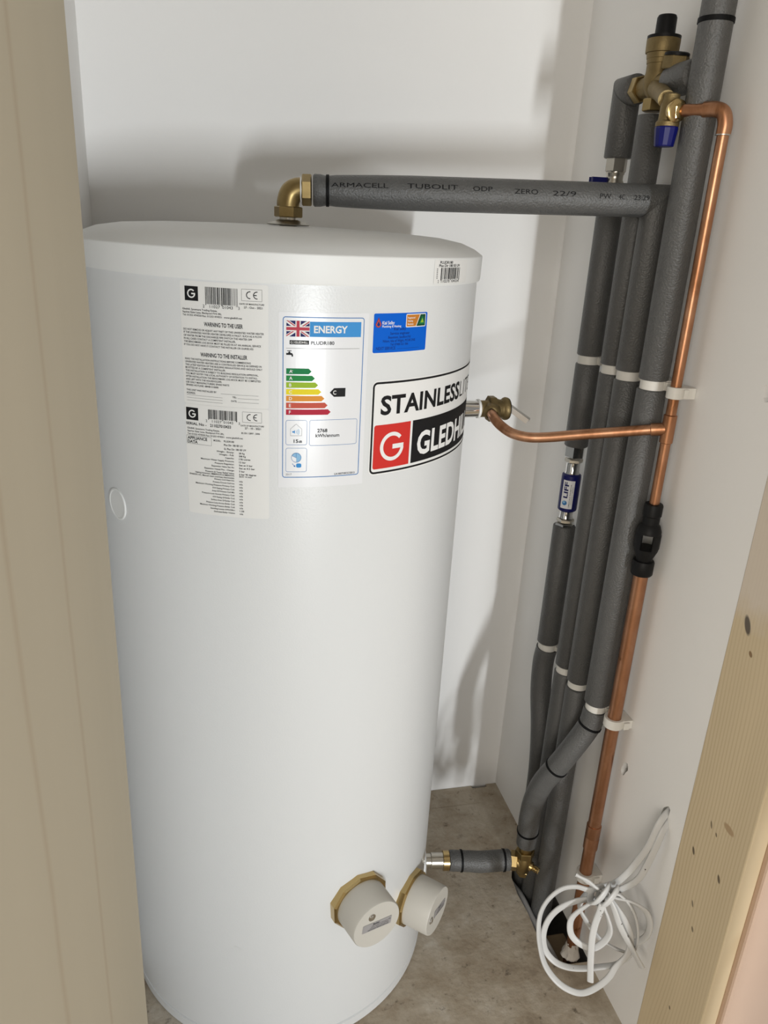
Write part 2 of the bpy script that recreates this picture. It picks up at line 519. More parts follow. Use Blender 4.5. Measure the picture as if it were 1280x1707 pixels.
class Art:
    """flat artwork in millimetres (u to the right, v up), laid on a surface by a mapping function"""
    def __init__(self): self.items = []
    def poly(self, mat, pts, layer=0):
        self.items.append((mat, layer, list(pts), [tuple(range(len(pts)))]))
    def rect(self, mat, x0, y0, x1, y1, layer=0, r=0):
        self.poly(mat, rr_pts(min(x0, x1), min(y0, y1), max(x0, x1), max(y0, y1), r), layer)
    def ring(self, mat, x0, y0, x1, y1, w, r=0, layer=0):
        x0, x1 = min(x0, x1), max(x0, x1); y0, y1 = min(y0, y1), max(y0, y1)
        r = max(r, w * 1.01)
        A = rr_pts(x0, y0, x1, y1, r); B = rr_pts(x0 + w, y0 + w, x1 - w, y1 - w, r - w)
        n = len(A)
        self.items.append((mat, layer, A + B, [(i, (i + 1) % n, n + (i + 1) % n, n + i) for i in range(n)]))
    def arc(self, mat, cx, cy, r0, r1, a0, a1, layer=0, n=24):
        P = []; F = []
        for i in range(n + 1):
            t = math.radians(a0 + (a1 - a0) * i / n)
            P += [(cx + r0 * math.cos(t), cy + r0 * math.sin(t)), (cx + r1 * math.cos(t), cy + r1 * math.sin(t))]
        for i in range(n): F.append((2 * i, 2 * i + 1, 2 * i + 3, 2 * i + 2))
        self.items.append((mat, layer, P, F))
    def disc(self, mat, cx, cy, r, layer=0, n=20):
        self.poly(mat, [(cx + r * math.cos(2 * math.pi * i / n), cy + r * math.sin(2 * math.pi * i / n)) for i in range(n)], layer)
    def text(self, mat, s, x, y, h, w=None, align='L', layer=1, bold=0.0, spacing=1.0):
        vs, fs = text_tris(s, bold, spacing)
        if not vs: return
        k = h / CAPH
        a = min(v[0] for v in vs); b = max(v[0] for v in vs)
        kx = k if w is None else w / (b - a)
        W = (b - a) * kx
        ox = x if align == 'L' else (x - W if align == 'R' else x - W / 2)
        self.items.append((mat, layer, [(ox + (v[0] - a) * kx, y + v[1] * k) for v in vs], fs))
    def barcode(self, mat, x0, y0, x1, y1, seed, layer=1):
        rnd = random.Random(seed)
        n = 95; u = (x1 - x0) / n; i = 0; on = True
        while i < n:
            w = rnd.choice([1, 1, 1, 2, 2, 3]); w = min(w, n - i)
            guard = i < 3 or i > n - 5 or 45 <= i <= 49
            if on: self.rect(mat, x0 + i * u, y0 - (1.2 if guard else 0), x0 + (i + w) * u, y1, layer)
            i += w; on = not on
    def build(self, name, mapf, parent, step=None, base=0.0003, gap=0.00012):
        mats = []; bm = bmesh.new()
        lay = bm.verts.layers.float.new('lift')
        for (mat, layer, vs, fs) in self.items:
            if mat not in mats: mats.append(mat)
            mi = mats.index(mat)
            nv = []
            for v in vs:
                q = bm.verts.new((v[0], v[1], 0)); q[lay] = base + gap * layer; nv.append(q)
            for f in fs:
                try:
                    fc = bm.faces.new([nv[i] for i in f]); fc.material_index = mi
                except ValueError: pass
        if step:
            xs = [v.co.x for v in bm.verts]
            x = math.floor(min(xs) / step) * step + step
            while x < max(xs):
                bmesh.ops.bisect_plane(bm, geom=bm.verts[:] + bm.edges[:] + bm.faces[:], dist=1e-7, plane_co=(x, 0, 0), plane_no=(1, 0, 0))
                x += step
        bmesh.ops.triangulate(bm, faces=[f for f in bm.faces if len(f.verts) > 4])
        for v in bm.verts: v.co = mapf(v.co.x, v.co.y, v[lay])
        return finish(name, bm, mats, parent, False, recalc=False)

def g_mark(A, mat, cx, cy, r, layer, w=0.30):
    """round capital G with a bar, open at the upper right"""
    A.arc(mat, cx, cy, r * (1 - w), r, 42, 352, layer, 36)
    A.rect(mat, cx + r * 0.02, cy - r * 0.17, cx + r * 0.97, cy + r * 0.15, layer)

# ------------------------------------------------------------------ the room
XR, YB, XL, ZC = 0.680, 1.4365, -0.168, 2.35

def box_obj(name, lo, hi, mat, parent=None, bev=0.0):
    bm = bmesh.new(); add_box(bm, lo, hi, bev)
    return finish(name, bm, mat, parent)

def blob(cy, cz, ry, rz, n=11, seed=1, lean=0.0):
    r = random.Random(seed)
    out = []
    for i in range(n):
        t = 2 * math.pi * i / n; k = r.uniform(0.75, 1.2)
        z = cz + rz * math.sin(t) * k
        out.append((cy + ry * math.cos(t) * k + lean * (z - cz), z))
    return out

def cut(me_obj, outlines, axis_lo, axis_hi):
    """cut irregular holes (outlines in y, z) through a wall slab"""
    bm = bmesh.new()
    for ol in outlines:
        A = [bm.verts.new((axis_lo, p[0], p[1])) for p in ol]; B = [bm.verts.new((axis_hi, p[0], p[1])) for p in ol]
        bm.faces.new(A); bm.faces.new(list(reversed(B)))
        for i in range(len(ol)):
            j = (i + 1) % len(ol); bm.faces.new((A[i], B[i], B[j], A[j]))
    bmesh.ops.recalc_face_normals(bm, faces=bm.faces[:])
    me = bpy.data.meshes.new('cutter'); bm.to_mesh(me); bm.free()
    co = bpy.data.objects.new('cutter', me); COL.objects.link(co)
    md = me_obj.modifiers.new('cut', 'BOOLEAN'); md.operation = 'DIFFERENCE'; md.object = co; md.solver = 'EXACT'
    dg = bpy.context.evaluated_depsgraph_get()
    new = bpy.data.meshes.new_from_object(me_obj.evaluated_get(dg))
    me_obj.modifiers.clear()
    old = me_obj.data; me_obj.data = new
    bpy.data.objects.remove(co); bpy.data.meshes.remove(me); bpy.data.meshes.remove(old)

struct(box_obj('wall_back', (XL - 0.1, YB, -0.3), (XR + 0.1, YB + 0.1, ZC), 'wall_paint'))
struct(box_obj('wall_left', (XL - 0.06, 0.30, -0.3), (XL, YB, ZC), 'wall_paint'))
wr = struct(box_obj('wall_right', (XR, 0.776, 0.0), (XR + 0.0125, YB, ZC), 'wall_paint'))
cut(wr, [blob(0.821, 0.449, 0.010, 0.021, 12, 3, -0.2), blob(0.942, 0.440, 0.0075, 0.0135, 11, 5, -0.25), blob(0.806, 1.116, 0.011, 0.012, 10, 8)], XR - 0.01, XR + 0.03)
# cavity behind the plasterboard
struct(box_obj('wall_right_cavity', (XR + 0.045, 0.776, -0.3), (XR + 0.10, YB, ZC), 'bare_board'))
struct(box_obj('ceiling', (XL - 0.1, 0.08, ZC), (XR + 0.6, YB + 0.1, ZC + 0.1), 'wall_paint'))
# front of the cupboard: stud that frames the opening, plaster beside it
struct(box_obj('trim_1', (XR - 0.001, 0.650, 0.0), (XR + 0.045, 0.776, ZC), 'pine_stud', bev=0.002))
struct(box_obj('wall_front', (0.704, 0.6385, 0.0), (1.2, 0.652, ZC), 'pink_plaster', bev=0.004))
struct(box_obj('trim_2', (-0.160, 0.08, 0.0), (-0.0892, 0.700, ZC), 'lining_board', bev=0.0015))
struct(box_obj('wall_front_left', (-3.2, 0.10, 0.0), (-0.160, 0.16, ZC), 'wall_paint'))
struct(box_obj('light_blocker_1', (0.635, -0.22, 0.005), (0.676, 0.50, 2.0), 'wall_paint', bev=0.002))  # unseen slab added to keep the low lamp off the right wall
struct(box_obj('wall_front_header', (-0.0892, 0.08, 2.03), (0.72, 0.50, ZC), 'wall_paint'))

# floor with the rough pipe slot along the right wall
bm = bmesh.new()
slot = [(XR, 1.198), (0.650, 1.194), (0.622, 1.180), (0.6085, 1.149), (0.6045, 1.105), (0.6075, 1.06), (0.6055, 1.013), (0.6105, 0.972), (0.618, 0.944), (0.640, 0.936), (XR, 0.934)]
outer = [(XR + 0.05, 1.198), (XR + 0.05, 1.3745), (XL - 0.05, 1.3745), (XL - 0.05, 0.05), (-3.2, 0.05), (-3.2, -6), (3.2, -6), (3.2, 0.64), (XR + 0.05, 0.64), (XR + 0.05, 0.934)]
loop = outer + [(p[0], p[1]) for p in reversed(slot)]
top = [bm.verts.new((x, y, 0)) for x, y in loop]; bot = [bm.verts.new((x, y, -0.022)) for x, y in loop]
bm.faces.new(top); bm.faces.new(list(reversed(bot)))
for i in range(len(loop)):
    j = (i + 1) % len(loop); bm.faces.new((top[i], bot[i], bot[j], top[j]))
bmesh.ops.triangulate(bm, faces=[f for f in bm.faces if len(f.verts) > 4])
floor = struct(finish('floor', bm, 'floor_screed'))
bm = bmesh.new(); add_box(bm, (XL - 0.05, 1.3752, -0.022), (XR + 0.05, YB - 0.010, -0.0004))
add_box(bm, (XL - 0.05, YB - 0.010, -0.022), (0.616, YB - 0.0012, -0.0004)); add_box(bm, (0.654, YB - 0.010, -0.022), (XR + 0.05, YB - 0.0012, -0.0004))
finish('floor_strip', bm, 'floor_screed', floor)
struct(box_obj('floor_void', (XL - 0.2, 0.5, -0.32), (XR + 0.2, YB + 0.1, -0.28), 'void_dark'))

blk = box_obj('timber_block', (0.628, 0.962, -0.16), (0.678, 1.03, -0.035), 'rough_timber', bev=0.003)
tag(blk, 'rough brown timber block in the floor slot beside the copper pipe foot', 'timber block')
cd = tube('conduit', catmull([(0.613, 1.17, -0.03), (0.6155, 1.11, -0.012), (0.6165, 1.05, -0.012), (0.622, 0.99, -0.014), (0.632, 0.952, -0.03)], 6), 0.0065, 'conduit_grey')
tag(cd, 'thin grey tube lying along the broken edge of the floor slot', 'tube')

# ------------------------------------------------------------------ hot water cylinder
CX, CY, R = 0.1205, 1.154, 0.275
tank = thing('hot_water_cylinder', 'large white upright hot water cylinder with printed labels, standing on the floor', 'water cylinder', (CX, CY, 0))
O = V(CX, CY, 0); UP = V(0, 0, 1)
lathe('body', O, UP, [(R - 0.004, 0.0215), (R, 0.0245), (R, 0.3), (R, 0.6), (R, 0.9), (R, 1.2225)], 'tank_enamel', tank, 128)
lathe('base_rim', O, UP, [(R - 0.003, 0.0), (R - 0.0002, 0.002), (R + 0.0005, 0.0195), (R - 0.003, 0.0215)], 'tank_enamel', tank, 128)
lathe('lid', O, UP, [(R + 0.0005, 1.2203), (0.2785, 1.2203), (0.2792, 1.2225), (0.2797, 1.2516), (0.2790, 1.2528), (0.268, 1.2598), (0.25, 1.2668), (0.22, 1.2718), (0.17, 1.2750), (0.10, 1.2768), (0.0, 1.2772)], 'lid_plastic', tank, 128, 24)

def on_tank(rad):
    def f(u, v, lift):
        t = u / 1000.0 / rad
        return V(CX + (rad + lift) * math.sin(t), CY - (rad + lift) * math.cos(t), v / 1000.0)
    return f
TM = on_tank(R); LM = on_tank(0.2797)

def label(name, mat, x0, z0, x1, z1, r=2.0, mapf=TM, base=0.0002):
    A = Art(); A.rect(mat, x0, z0, x1, z1, 0, r)
    return A.build(name, mapf, tank, 5.0, base)

# --- warning label
wl = label('warning_label', 'label_paper', -147.2, 1079.4, -45.6, 1218.0, 3)
A = Art()
A.rect('ink_black', -141.3, 1196.6, -125.0, 1212.3, 0); g_mark(A, 'ink_white', -133.2, 1204.4, 4.9, 1)
A.barcode('ink_black', -116.4, 1194.2, -79.6, 1212.6, 11)
A.text('ink_black', '2', -119.6, 1190.2, 3.1); A.text('ink_black', '11027', -111.5, 1190.2, 3.1, 12); A.text('ink_black', '01043', -97.0, 1190.2, 3.1, 12); A.text('ink_black', '3', -79.0, 1190.2, 3.1)
A.ring('ink_grey', -75.3, 1200.0, -52.4, 1212.8, 0.35, 0.4)
def ce(A, x, y, h):
    A.arc('ink_black', x + h * 0.5, y + h / 2, h * 0.39, h * 0.5, 80, 280, 1, 20)
    A.arc('ink_black', x + h * 1.45, y + h / 2, h * 0.39, h * 0.5, 80, 280, 1, 20)
    A.rect('ink_black', x + h * 1.0, y + h * 0.445, x + h * 1.42, y + h * 0.555, 1)
ce(A, -70.0, 1202.4, 8.2)
A.text('ink_black', 'DATE OF MANUFACTURE', -77.4, 1195.9, 1.7, 27.2, bold=0.012)
A.text('ink_black', '27 - Oct - 2021', -72.6, 1192.1, 2.1, 20.5, bold=0.015)
adr = ['Gledhill, Sycamore Trading Estate,', 'Squires Gate Lane, Blackpool FY4 3RL', 'Tel: 01253 474550 Fax: 01253 474551  www.gledhill.net']
for s, z, e in zip(adr, (1186.4, 1183.2, 1179.9), (-102.9, -97.8, -74.8)):
    A.text('ink_black', s, -144.8, z, 1.9, e + 144.8, bold=0.012)
A.text('ink_black', 'WARNING TO THE USER', -118.9, 1169.8, 4.4, 44.8, bold=0.02)
for s, z, e in zip(['DO NOT REMOVE OR ADJUST ANY PART OF THIS UNVENTED WATER HEATER', 'IF THE UNVENTED WATER HEATER DEVELOPES A FAULT, SUCH AS A FLOW',
                    'OF WATER FROM THE DISCHARGE PIPE SWITCH THE HEATER OFF', 'IN ALL CASES CONTACT A COMPETENT INSTALLER.',
                    'THE BENCHMARK LOG BOOK MUST BE FILLED IN AT AN ANNUAL SERVICE', 'IF YOU DO NOT HAVE IT CONTACT THE INSTALLER OR OURSELVES'],
                   (1164.0, 1160.6, 1157.1, 1153.7, 1150.2, 1146.7), (-50.6, -52.8, -64.0, -82.5, -54.1, -62.6)):
    A.text('ink_black', s, -144.4, z, 2.05, e + 144.4, bold=0.012)
A.text('ink_black', 'WARNING TO THE INSTALLER', -124.3, 1135.5, 4.4, 54.8, bold=0.02)
for i, (s, e) in enumerate(zip(['READ THE INSTALLATION INSTRUCTIONS BEFORE COMMENCING', 'UNVENTED WATER HEATERS ARE A CONTROLLED SERVICE AS DEFINED IN',
                    'THE LATEST EDITION OF THE BUILDING REGULATIONS AND SHOULD ONLY', 'BE FITTED BY A COMPETENT INSTALLER.',
                    'THIS INSTALLATION IS SUBJECT TO BUILDING REGULATION APPROVAL.', 'YOU MUST NOTIFY THE LOCAL AUTHORITY OF INTENTION TO INSTALL.',
                    'AFTER INSTALLATION THE BENCHMARK LOG BOOK MUST BE COMPLETED', 'AND LEFT WITH THE HOUSEHOLDER.', 'USE ONLY MANUFACTURERS SPARE PARTS', 'SPARES HOTLINE: 08448 010000'],
                   (-65.6, -53.4, -52.5, -94.7, -57.0, -57.9, -54.3, -99.4, -90.9, -103.7))):
    A.text('ink_black', s, -143.8, 1130.7 - i * 3.37, 2.0, e + 143.8, bold=0.012)
A.text('ink_black', 'THIS UNIT WAS INSTALLED BY', -143.6, 1094.7, 2.0, 37.5, bold=0.012)
A.text('ink_black', 'ADDRESS.', -143.6, 1091.2, 2.0, 11.3, bold=0.012)
A.rect('ink_grey', -100.9, 1094.2, -57.2, 1094.5)
for z in (1089.6, 1086.4, 1083.2): A.rect('ink_grey', -143.5, z, -99.1, z + 0.3)
A.text('ink_black', 'TEL:', -87.5, 1090.4, 1.9, 5.2, bold=0.012); A.text('ink_black', 'DATE:', -88.8, 1085.9, 1.9, 6.6, bold=0.012)
A.rect('ink_grey', -81.4, 1090.0, -56.7, 1090.3); A.rect('ink_grey', -81.4, 1085.6, -56.7, 1085.9)
A.build('print', TM, wl, 6.0, 0.0004)

# --- appliance data label
al = label('data_label', 'label_paper', -146.6, 942.6, -45.2, 1079.2, 3)
A = Art()
A.rect('ink_black', -145.4, 1059.8, -129.8, 1074.8, 0); g_mark(A, 'ink_white', -137.5, 1067.3, 4.7, 1)
A.barcode('ink_black', -117.2, 1063.4, -82.0, 1074.6, 12)
A.text('ink_black', '2', -120.4, 1059.3, 2.9); A.text('ink_black', '11027', -112.5, 1059.3, 2.9, 11.5); A.text('ink_black', '01043', -98.6, 1059.3, 2.9, 11.5); A.text('ink_black', '3', -80.6, 1059.3, 2.9)
A.ring('ink_grey', -76.1, 1062.4, -53.5, 1075.1, 0.35, 0.4); ce(A, -71.0, 1064.7, 8.0)
A.text('ink_black', 'SERIAL No -', -145.9, 1054.0, 3.0, 26.3, bold=0.018); A.text('ink_black', '211027010433', -115.1, 1053.9, 3.4, 25.3, bold=0.02)
A.text('ink_black', 'DATE OF MANUFACTURE', -78.2, 1057.7, 1.7, 27.2, bold=0.012); A.text('ink_black', '27 - 10 - 2021', -73.3, 1054.4, 2.2, 18.6, bold=0.018)
A.text('ink_black', 'BS EN 12897 : 2006', -77.4, 1048.5, 1.9, 21.6, bold=0.012)
for s, z, e in zip(adr, (1048.9, 1045.5, 1041.9), (-103.6, -98.2, -75.7)):
    A.text('ink_black', s, -144.6, z, 1.9, e + 144.6, bold=0.012)
A.ring('ink_grey', -145.9, 1030.6, -114.0, 1041.0, 0.3, 0.3)
A.text('ink_black', 'APPLIANCE', -144.7, 1036.2, 3.5, 25.4, bold=0.02); A.text('ink_black', 'DATA', -144.7, 1031.6, 3.5, 13, bold=0.02)
A.text('ink_black', 'MODEL:', -111.4, 1036.8, 2.0, 9, bold=0.012); A.text('ink_black', 'PLUDR180', -98.7, 1036.8, 2.1, 12.4, bold=0.014)
A.text('ink_black', 'Plus Dir 180 EE UV', -98.7, 1032.3, 2.2, 22.7, bold=0.014); A.text('ink_black', 'SL Plus Dir 180 EE UV', -98.7, 1027.5, 2.2, 26.5, bold=0.014)
zz = [1025.0, 1021.4, 1017.7, 1013.9, 1010.2, 1006.4, 1002.6, 998.8, 996.0, 993.0, 989.9, 986.1, 982.3, 978.5, 974.7, 970.9, 967.0, 963.2, 959.4, 955.6, 951.8, 948.0]
le = [-108.1, -105.1, -97.6, -128.2, -110.6, -114.7, -124.0, -122.9, -136.1, -143.8, -111.6, -113.7, -136.1, -114.2, -115.2, -128.2, -114.2, -116.7, -122.9, -131.3, -117.8, -113.2]
rows = ['Weight - Empty:', 'Weight - Full:', 'Capacity:', 'Maximum Water Supply Pressure:', 'Pressure Regulator:', 'Expansion Valve Set At:', 'Expansion Vessel Pre - Charge:',
        'Pressure & Temp Relief Valve:', 'Heating Immersion, IMMERSION & EMERSION:', 'EN60335 AC, Manual reset overheat thermostat:', 'Primary Coil Heat kw:', 'Primary Circuit Coil kw:',
        'Maximum Working Pressure Primary Coil:', 'KW Rating Primary Coil:', 'Area Of Primary Coil M2:', 'Pressure Loss Across Primary Coil:', 'KW Rating Of Boiler Coil:', 'Surface Area Of Boiler Coil:',
        'Pressure Loss Across Boiler Coil:', 'Maximum Working Pressure Boiler Coil:', 'Standing Losses kWh/24hr:', 'Dedicated Boiler Volume:']
vals = ['28 Kg', '208 Kg', '178 Litres', '12 bar', 'Set at 3 bar', 'Set at 4.5 bar', '3 bar', '6 bar 90 degree', '3kW 14 inch', '', 'n/a', 'n/a', 'n/a', 'n/a', 'n/a', 'n/a', 'n/a', 'n/a', 'n/a', 'n/a', '1.26', 'n/a']
for s, z, e, vtx in zip(rows, zz, le, vals):
    A.text('ink_black', s, -86.8, z - 1.0, 1.9, -86.8 - e, 'R', bold=0.012)
    if vtx: A.text('ink_black', vtx, -80.9, z - 1.6, 2.0, len(vtx) * 1.36, bold=0.014)
A.build('print', TM, al, 6.0, 0.0004)

# --- energy label
en = label('energy_label', 'label_gloss', -34.4, 984.0, 71.0, 1190.6, 1)
A = Art()
A.ring('ink_line_blue', -29.7, 996.4, 65.2, 1185.6, 0.9, 3.2)
fx0, fz0, fx1, fz1 = -25.7, 1163.7, 0.2, 1181.2
fcx, fcz = (fx0 + fx1) / 2, (fz0 + fz1) / 2
A.rect('ink_navy', fx0, fz0, fx1, fz1, 0)
def diag(p, q, w, mat, layer, sh=0.0):
    d = V(q[0] - p[0], q[1] - p[1], 0).normalized(); n = V(-d.y, d.x, 0)
    a, b = sh - w / 2, sh + w / 2
    ext = d * 4
    pts = [(p[0] - ext.x + n.x * a, p[1] - ext.y + n.y * a), (q[0] + ext.x + n.x * a, q[1] + ext.y + n.y * a), (q[0] + ext.x + n.x * b, q[1] + ext.y + n.y * b), (p[0] - ext.x + n.x * b, p[1] - ext.y + n.y * b)]
    pts = clip_rect(pts, fx0, fz0, fx1, fz1)
    if pts: A.poly(mat, pts, layer)
for p, q in (((fx0, fz0), (fx1, fz1)), ((fx0, fz1), (fx1, fz0))): diag(p, q, 3.6, 'ink_white', 1)
for p, q in (((fx0, fz0), (fcx, fcz)), ((fx1, fz1), (fcx, fcz)), ((fx0, fz1), (fcx, fcz)), ((fx1, fz0), (fcx, fcz))): diag(p, q, 1.15, 'ink_flag_red', 2, 0.55)
A.rect('ink_white', fcx - 2.9, fz0, fcx + 2.9, fz1, 3); A.rect('ink_white', fx0, fcz - 2.9, fx1, fcz + 2.9, 3)
A.rect('ink_flag_red', fcx - 1.7, fz0, fcx + 1.7, fz1, 4); A.rect('ink_flag_red', fx0, fcz - 1.7, fx1, fcz + 1.7, 4)
A.rect('ink_blue', 0.5, 1163.7, 61.3, 1180.6, 0); A.text('ink_white', 'ENERGY', 5.2, 1168.4, 7.5, 39.5, bold=0.03)
A.rect('ink_black', -22.0, 1155.0, -0.1, 1159.6, 0); A.text('ink_white', 'G', -21.0, 1156.0, 2.6); A.rect('ink_white', -17.3, 1155.4, -17.0, 1159.2, 1)
A.text('ink_white', 'GLEDHILL', -16.2, 1156.1, 2.5, 15, bold=0.02); A.text('ink_black', 'PLUDR180', 2.2, 1155.1, 3.7, 27, bold=0.012)
A.rect('ink_grey', -26.0, 1150.4, 60.1, 1150.75, 0)
# tap symbol
A.rect('ink_black', -25.7, 1143.0, -19.2, 1145.2, 0); A.rect('ink_black', -23.4, 1145.2, -21.0, 1146.4, 0); A.rect('ink_black', -22.6, 1146.2, -21.8, 1147.6, 0)
A.rect('ink_black', -24.8, 1147.2, -19.7, 1148.0, 0, 0.4); A.poly('ink_black', [(-20.4, 1145.2), (-19.2, 1145.2), (-18.2, 1143.6), (-18.0, 1141.2), (-19.6, 1141.2), (-19.8, 1143.0), (-20.4, 1143.0)], 0)
for s, mat, z1, z0, e in (('A+', 'ink_green_dark', 1127.8, 1121.2, 3.4), ('A', 'ink_green', 1119.6, 1113.3, 7.4), ('B', 'ink_lime', 1111.8, 1105.4, 11.3), ('C', 'ink_yellow', 1103.9, 1097.4, 15.2),
                          ('D', 'ink_orange', 1096.0, 1089.6, 19.0), ('E', 'ink_brick', 1088.0, 1081.4, 23.0), ('F', 'ink_crimson', 1080.0, 1073.5, 27.0)):
    m_ = (z0 + z1) / 2
    A.poly(mat, [(-25.6, z0), (e - 3.4, z0), (e, m_), (e - 3.4, z1), (-25.6, z1)], 0)
    A.text('ink_white', s[0], -22.2, z0 + 1.5, 3.5, bold=0.02)
    if len(s) > 1: A.text('ink_white', '+', -19.2, z0 + 3.2, 2.0, 1.3)
A.poly('ink_black', [(25.3, 1099.8), (30.5, 1094.7), (44.4, 1094.7), (44.4, 1105.0), (30.5, 1105.0)], 0); A.text('ink_white', 'C', 29.3, 1097.5, 4.6, 3.8, bold=0.02)
A.ring('ink_line_blue', -25.8, 1037.0, -0.6, 1067.2, 0.4, 2.6); A.ring('ink_line_blue', 2.0, 1036.0, 60.9, 1067.4, 0.4, 2.6); A.ring('ink_line_blue', -25.7, 1003.6, -0.5, 1033.4, 0.4, 2.6)
for p, q in (((-20.2, 1056.6), (-13.6, 1062.6)), ((-13.6, 1062.6), (-7.0, 1056.6)), ((-7.0, 1056.6), (-7.0, 1048.4)), ((-7.0, 1048.4), (-20.2, 1048.4)), ((-20.2, 1048.4), (-20.2, 1056.6))):
    d = V(q[0] - p[0], q[1] - p[1], 0).normalized() * 0.15
    A.poly('ink_grey', [(p[0] - d.y, p[1] + d.x), (p[0] + d.y, p[1] - d.x), (q[0] + d.y, q[1] - d.x), (q[0] - d.y, q[1] + d.x)], 0)
A.poly('ink_blue', [(-18.2, 1052.2), (-16.6, 1052.2), (-15.0, 1050.8), (-15.0, 1055.2), (-16.6, 1053.8), (-18.2, 1053.8)], 0)
for r_ in (2.6, 4.2, 5.8): A.arc('ink_pale_blue', -16.0, 1053.0, r_, r_ + 0.6, -35, 35, 0, 10)
A.text('ink_black', '15', -16.4, 1039.9, 3.9, 5.4, bold=0.02); A.text('ink_black', 'dB', -10.6, 1039.9, 2.6, 4.0, bold=0.02)
A.text('ink_black', '2768', 11.5, 1052.4, 4.1, 12, bold=0.02); A.text('ink_black', 'kWh/annum', 9.5, 1046.4, 4.0, 29, bold=0.012)
A.arc('ink_pale_blue', -13.1, 1021.5, 0.01, 5.6, -90, 90, 1, 20); A.arc('ink_pale_blue', -13.1, 1021.5, 0.01, 5.6, 90, 150, 1, 12); A.arc('ink_line_blue', -13.1, 1021.5, 5.5, 5.95, 0, 360, 2, 30)
A.rect('ink_line_blue', -13.35, 1021.5, -12.95, 1027.0, 2); A.poly('ink_line_blue', [(-13.1, 1021.3), (-18.0, 1024.1), (-18.2, 1023.8), (-13.3, 1021.0)], 2)
A.rect('ink_blue', -13.2, 1009.0, -7.0, 1014.2, 0, 1.8); A.poly('ink_line_blue', [(-18.2, 1014.0), (-17.7, 1014.3), (-14.6, 1010.6), (-15.1, 1010.3)], 0); A.poly('ink_line_blue', [(-14.0, 1009.6), (-16.4, 1010.6), (-14.4, 1012.2)], 0)
A.text('ink_grey', '2017', -25.5, 999.4, 2.3, 7.0); A.text('ink_black', 'LA10077/ECC/2013', 33.8, 998.4, 2.3, 26.0, bold=0.012)
A.build('print', TM, en, 6.0, 0.0004)

# --- blue service sticker
st = label('service_sticker', 'brand_white', 76.4, 1143.8, 159.2, 1191.0, 2.5)
A = Art()
A.rect('sticker_blue', 77.2, 1144.6, 158.4, 1190.2, 0, 2)
def drop(mat, cx, z0, z1, w, layer):
    n = 18; P = []
    for i in range(n):
        t = 2 * math.pi * i / n
        s = math.sin(t); k = (1 - max(0, s)) ** 0.8 if s > 0 else 1
        P.append((cx + w * math.cos(t) * (k if s > 0 else 1), (z0 + w) + (s * w if s < 0 else s * (z1 - z0 - w))))
    A.poly(mat, P, layer)
drop('sticker_maroon', 83.5, 1173.9, 1186.0, 4.0, 1); drop('ink_brick', 83.5, 1174.5, 1184.0, 3.3, 2); drop('sticker_text', 83.6, 1175.6, 1181.8, 2.0, 3)
A.text('ink_white', 'Kial Selby', 88.8, 1177.5, 3.7, 17, bold=0.012); A.text('ink_white', 'Plumbing & Heating', 88.8, 1174.0, 2.5, 27, bold=0.01)
A.rect('ink_white', 123.0, 1173.2, 155.6, 1188.8, 1, 1.5)
A.poly('sticker_orange', [(124.0, 1174.2), (138.8, 1174.2), (145.0, 1187.8), (124.0, 1187.8)], 2)
A.poly('sticker_green', [(139.9, 1174.2), (154.6, 1174.2), (154.6, 1187.8), (146.1, 1187.8)], 2)
A.poly('ink_green_dark', [(144.0, 1176.5), (153.6, 1176.5), (149.6, 1186.4)], 3); A.poly('ink_lime', [(146.4, 1178.2), (151.6, 1178.2), (149.5, 1183.4)], 4)
for s, z in (('Registered', 1183.3), ('Heating', 1179.6), ('Business', 1176.0)): A.text('ink_white', s, 125.6, z, 2.0, len(s) * 1.15, layer=3, bold=0.012)
for s, x0, x1, z, h in (('Kial Selby', 105.6, 123.5, 1170.4, 3.0), ('Service engineer', 100.4, 129.7, 1165.4, 3.0), ('Beaumont, Sandford Rd', 97.9, 131.4, 1161.0, 2.8), ('Niton, Isle of Wight, PO38 2NE', 90.7, 139.3, 1156.8, 2.8), ('Tel: 07480 521 566', 101.3, 128.0, 1152.7, 2.6), ('NEXT SERVICE', 81.6, 108.9, 1148.0, 3.4)):
    A.text('sticker_text', s, x0, z, h, x1 - x0, bold=0.012)
A.rect('sticker_text', 111.7, 1148.4, 146.2, 1148.65, 1)
A.build('print', TM, st, 6.0, 0.0004)

# --- brand label
bl = label('brand_label', 'brand_white', 78.6, 992.4, 352, 1111.6, 8)
A = Art()
A.ring('ink_black', 80.2, 994.2, 350, 1109.8, 2.5, 6.5)
A.text('ink_black', 'STAINLESS', 92.3, 1069.6, 22.0, 166, bold=0.028, spacing=1.02); A.text('ink_black', 'LITE', 262.5, 1069.6, 22.0, 62, bold=-0.012, spacing=1.05)
rp = [p for p in rr_pts(84.6, 1000.2, 141.4, 1056.6, 3.0) if p[0] < 110]      # rounded on the left only
A.poly('ink_red', rp + [(141.4, 1000.2), (141.4, 1056.6)], 0)
g_mark(A, 'ink_white', 112.6, 1027.6, 18.6, 1, 0.26)
A.rect('ink_black', 145.2, 1000.2, 345, 1056.6, 0)
A.text('ink_white', 'GLEDHILL', 155.5, 1010.0, 29.0, 172, bold=0.03, spacing=1.02)
A.build('print', TM, bl, 5.0, 0.0004)

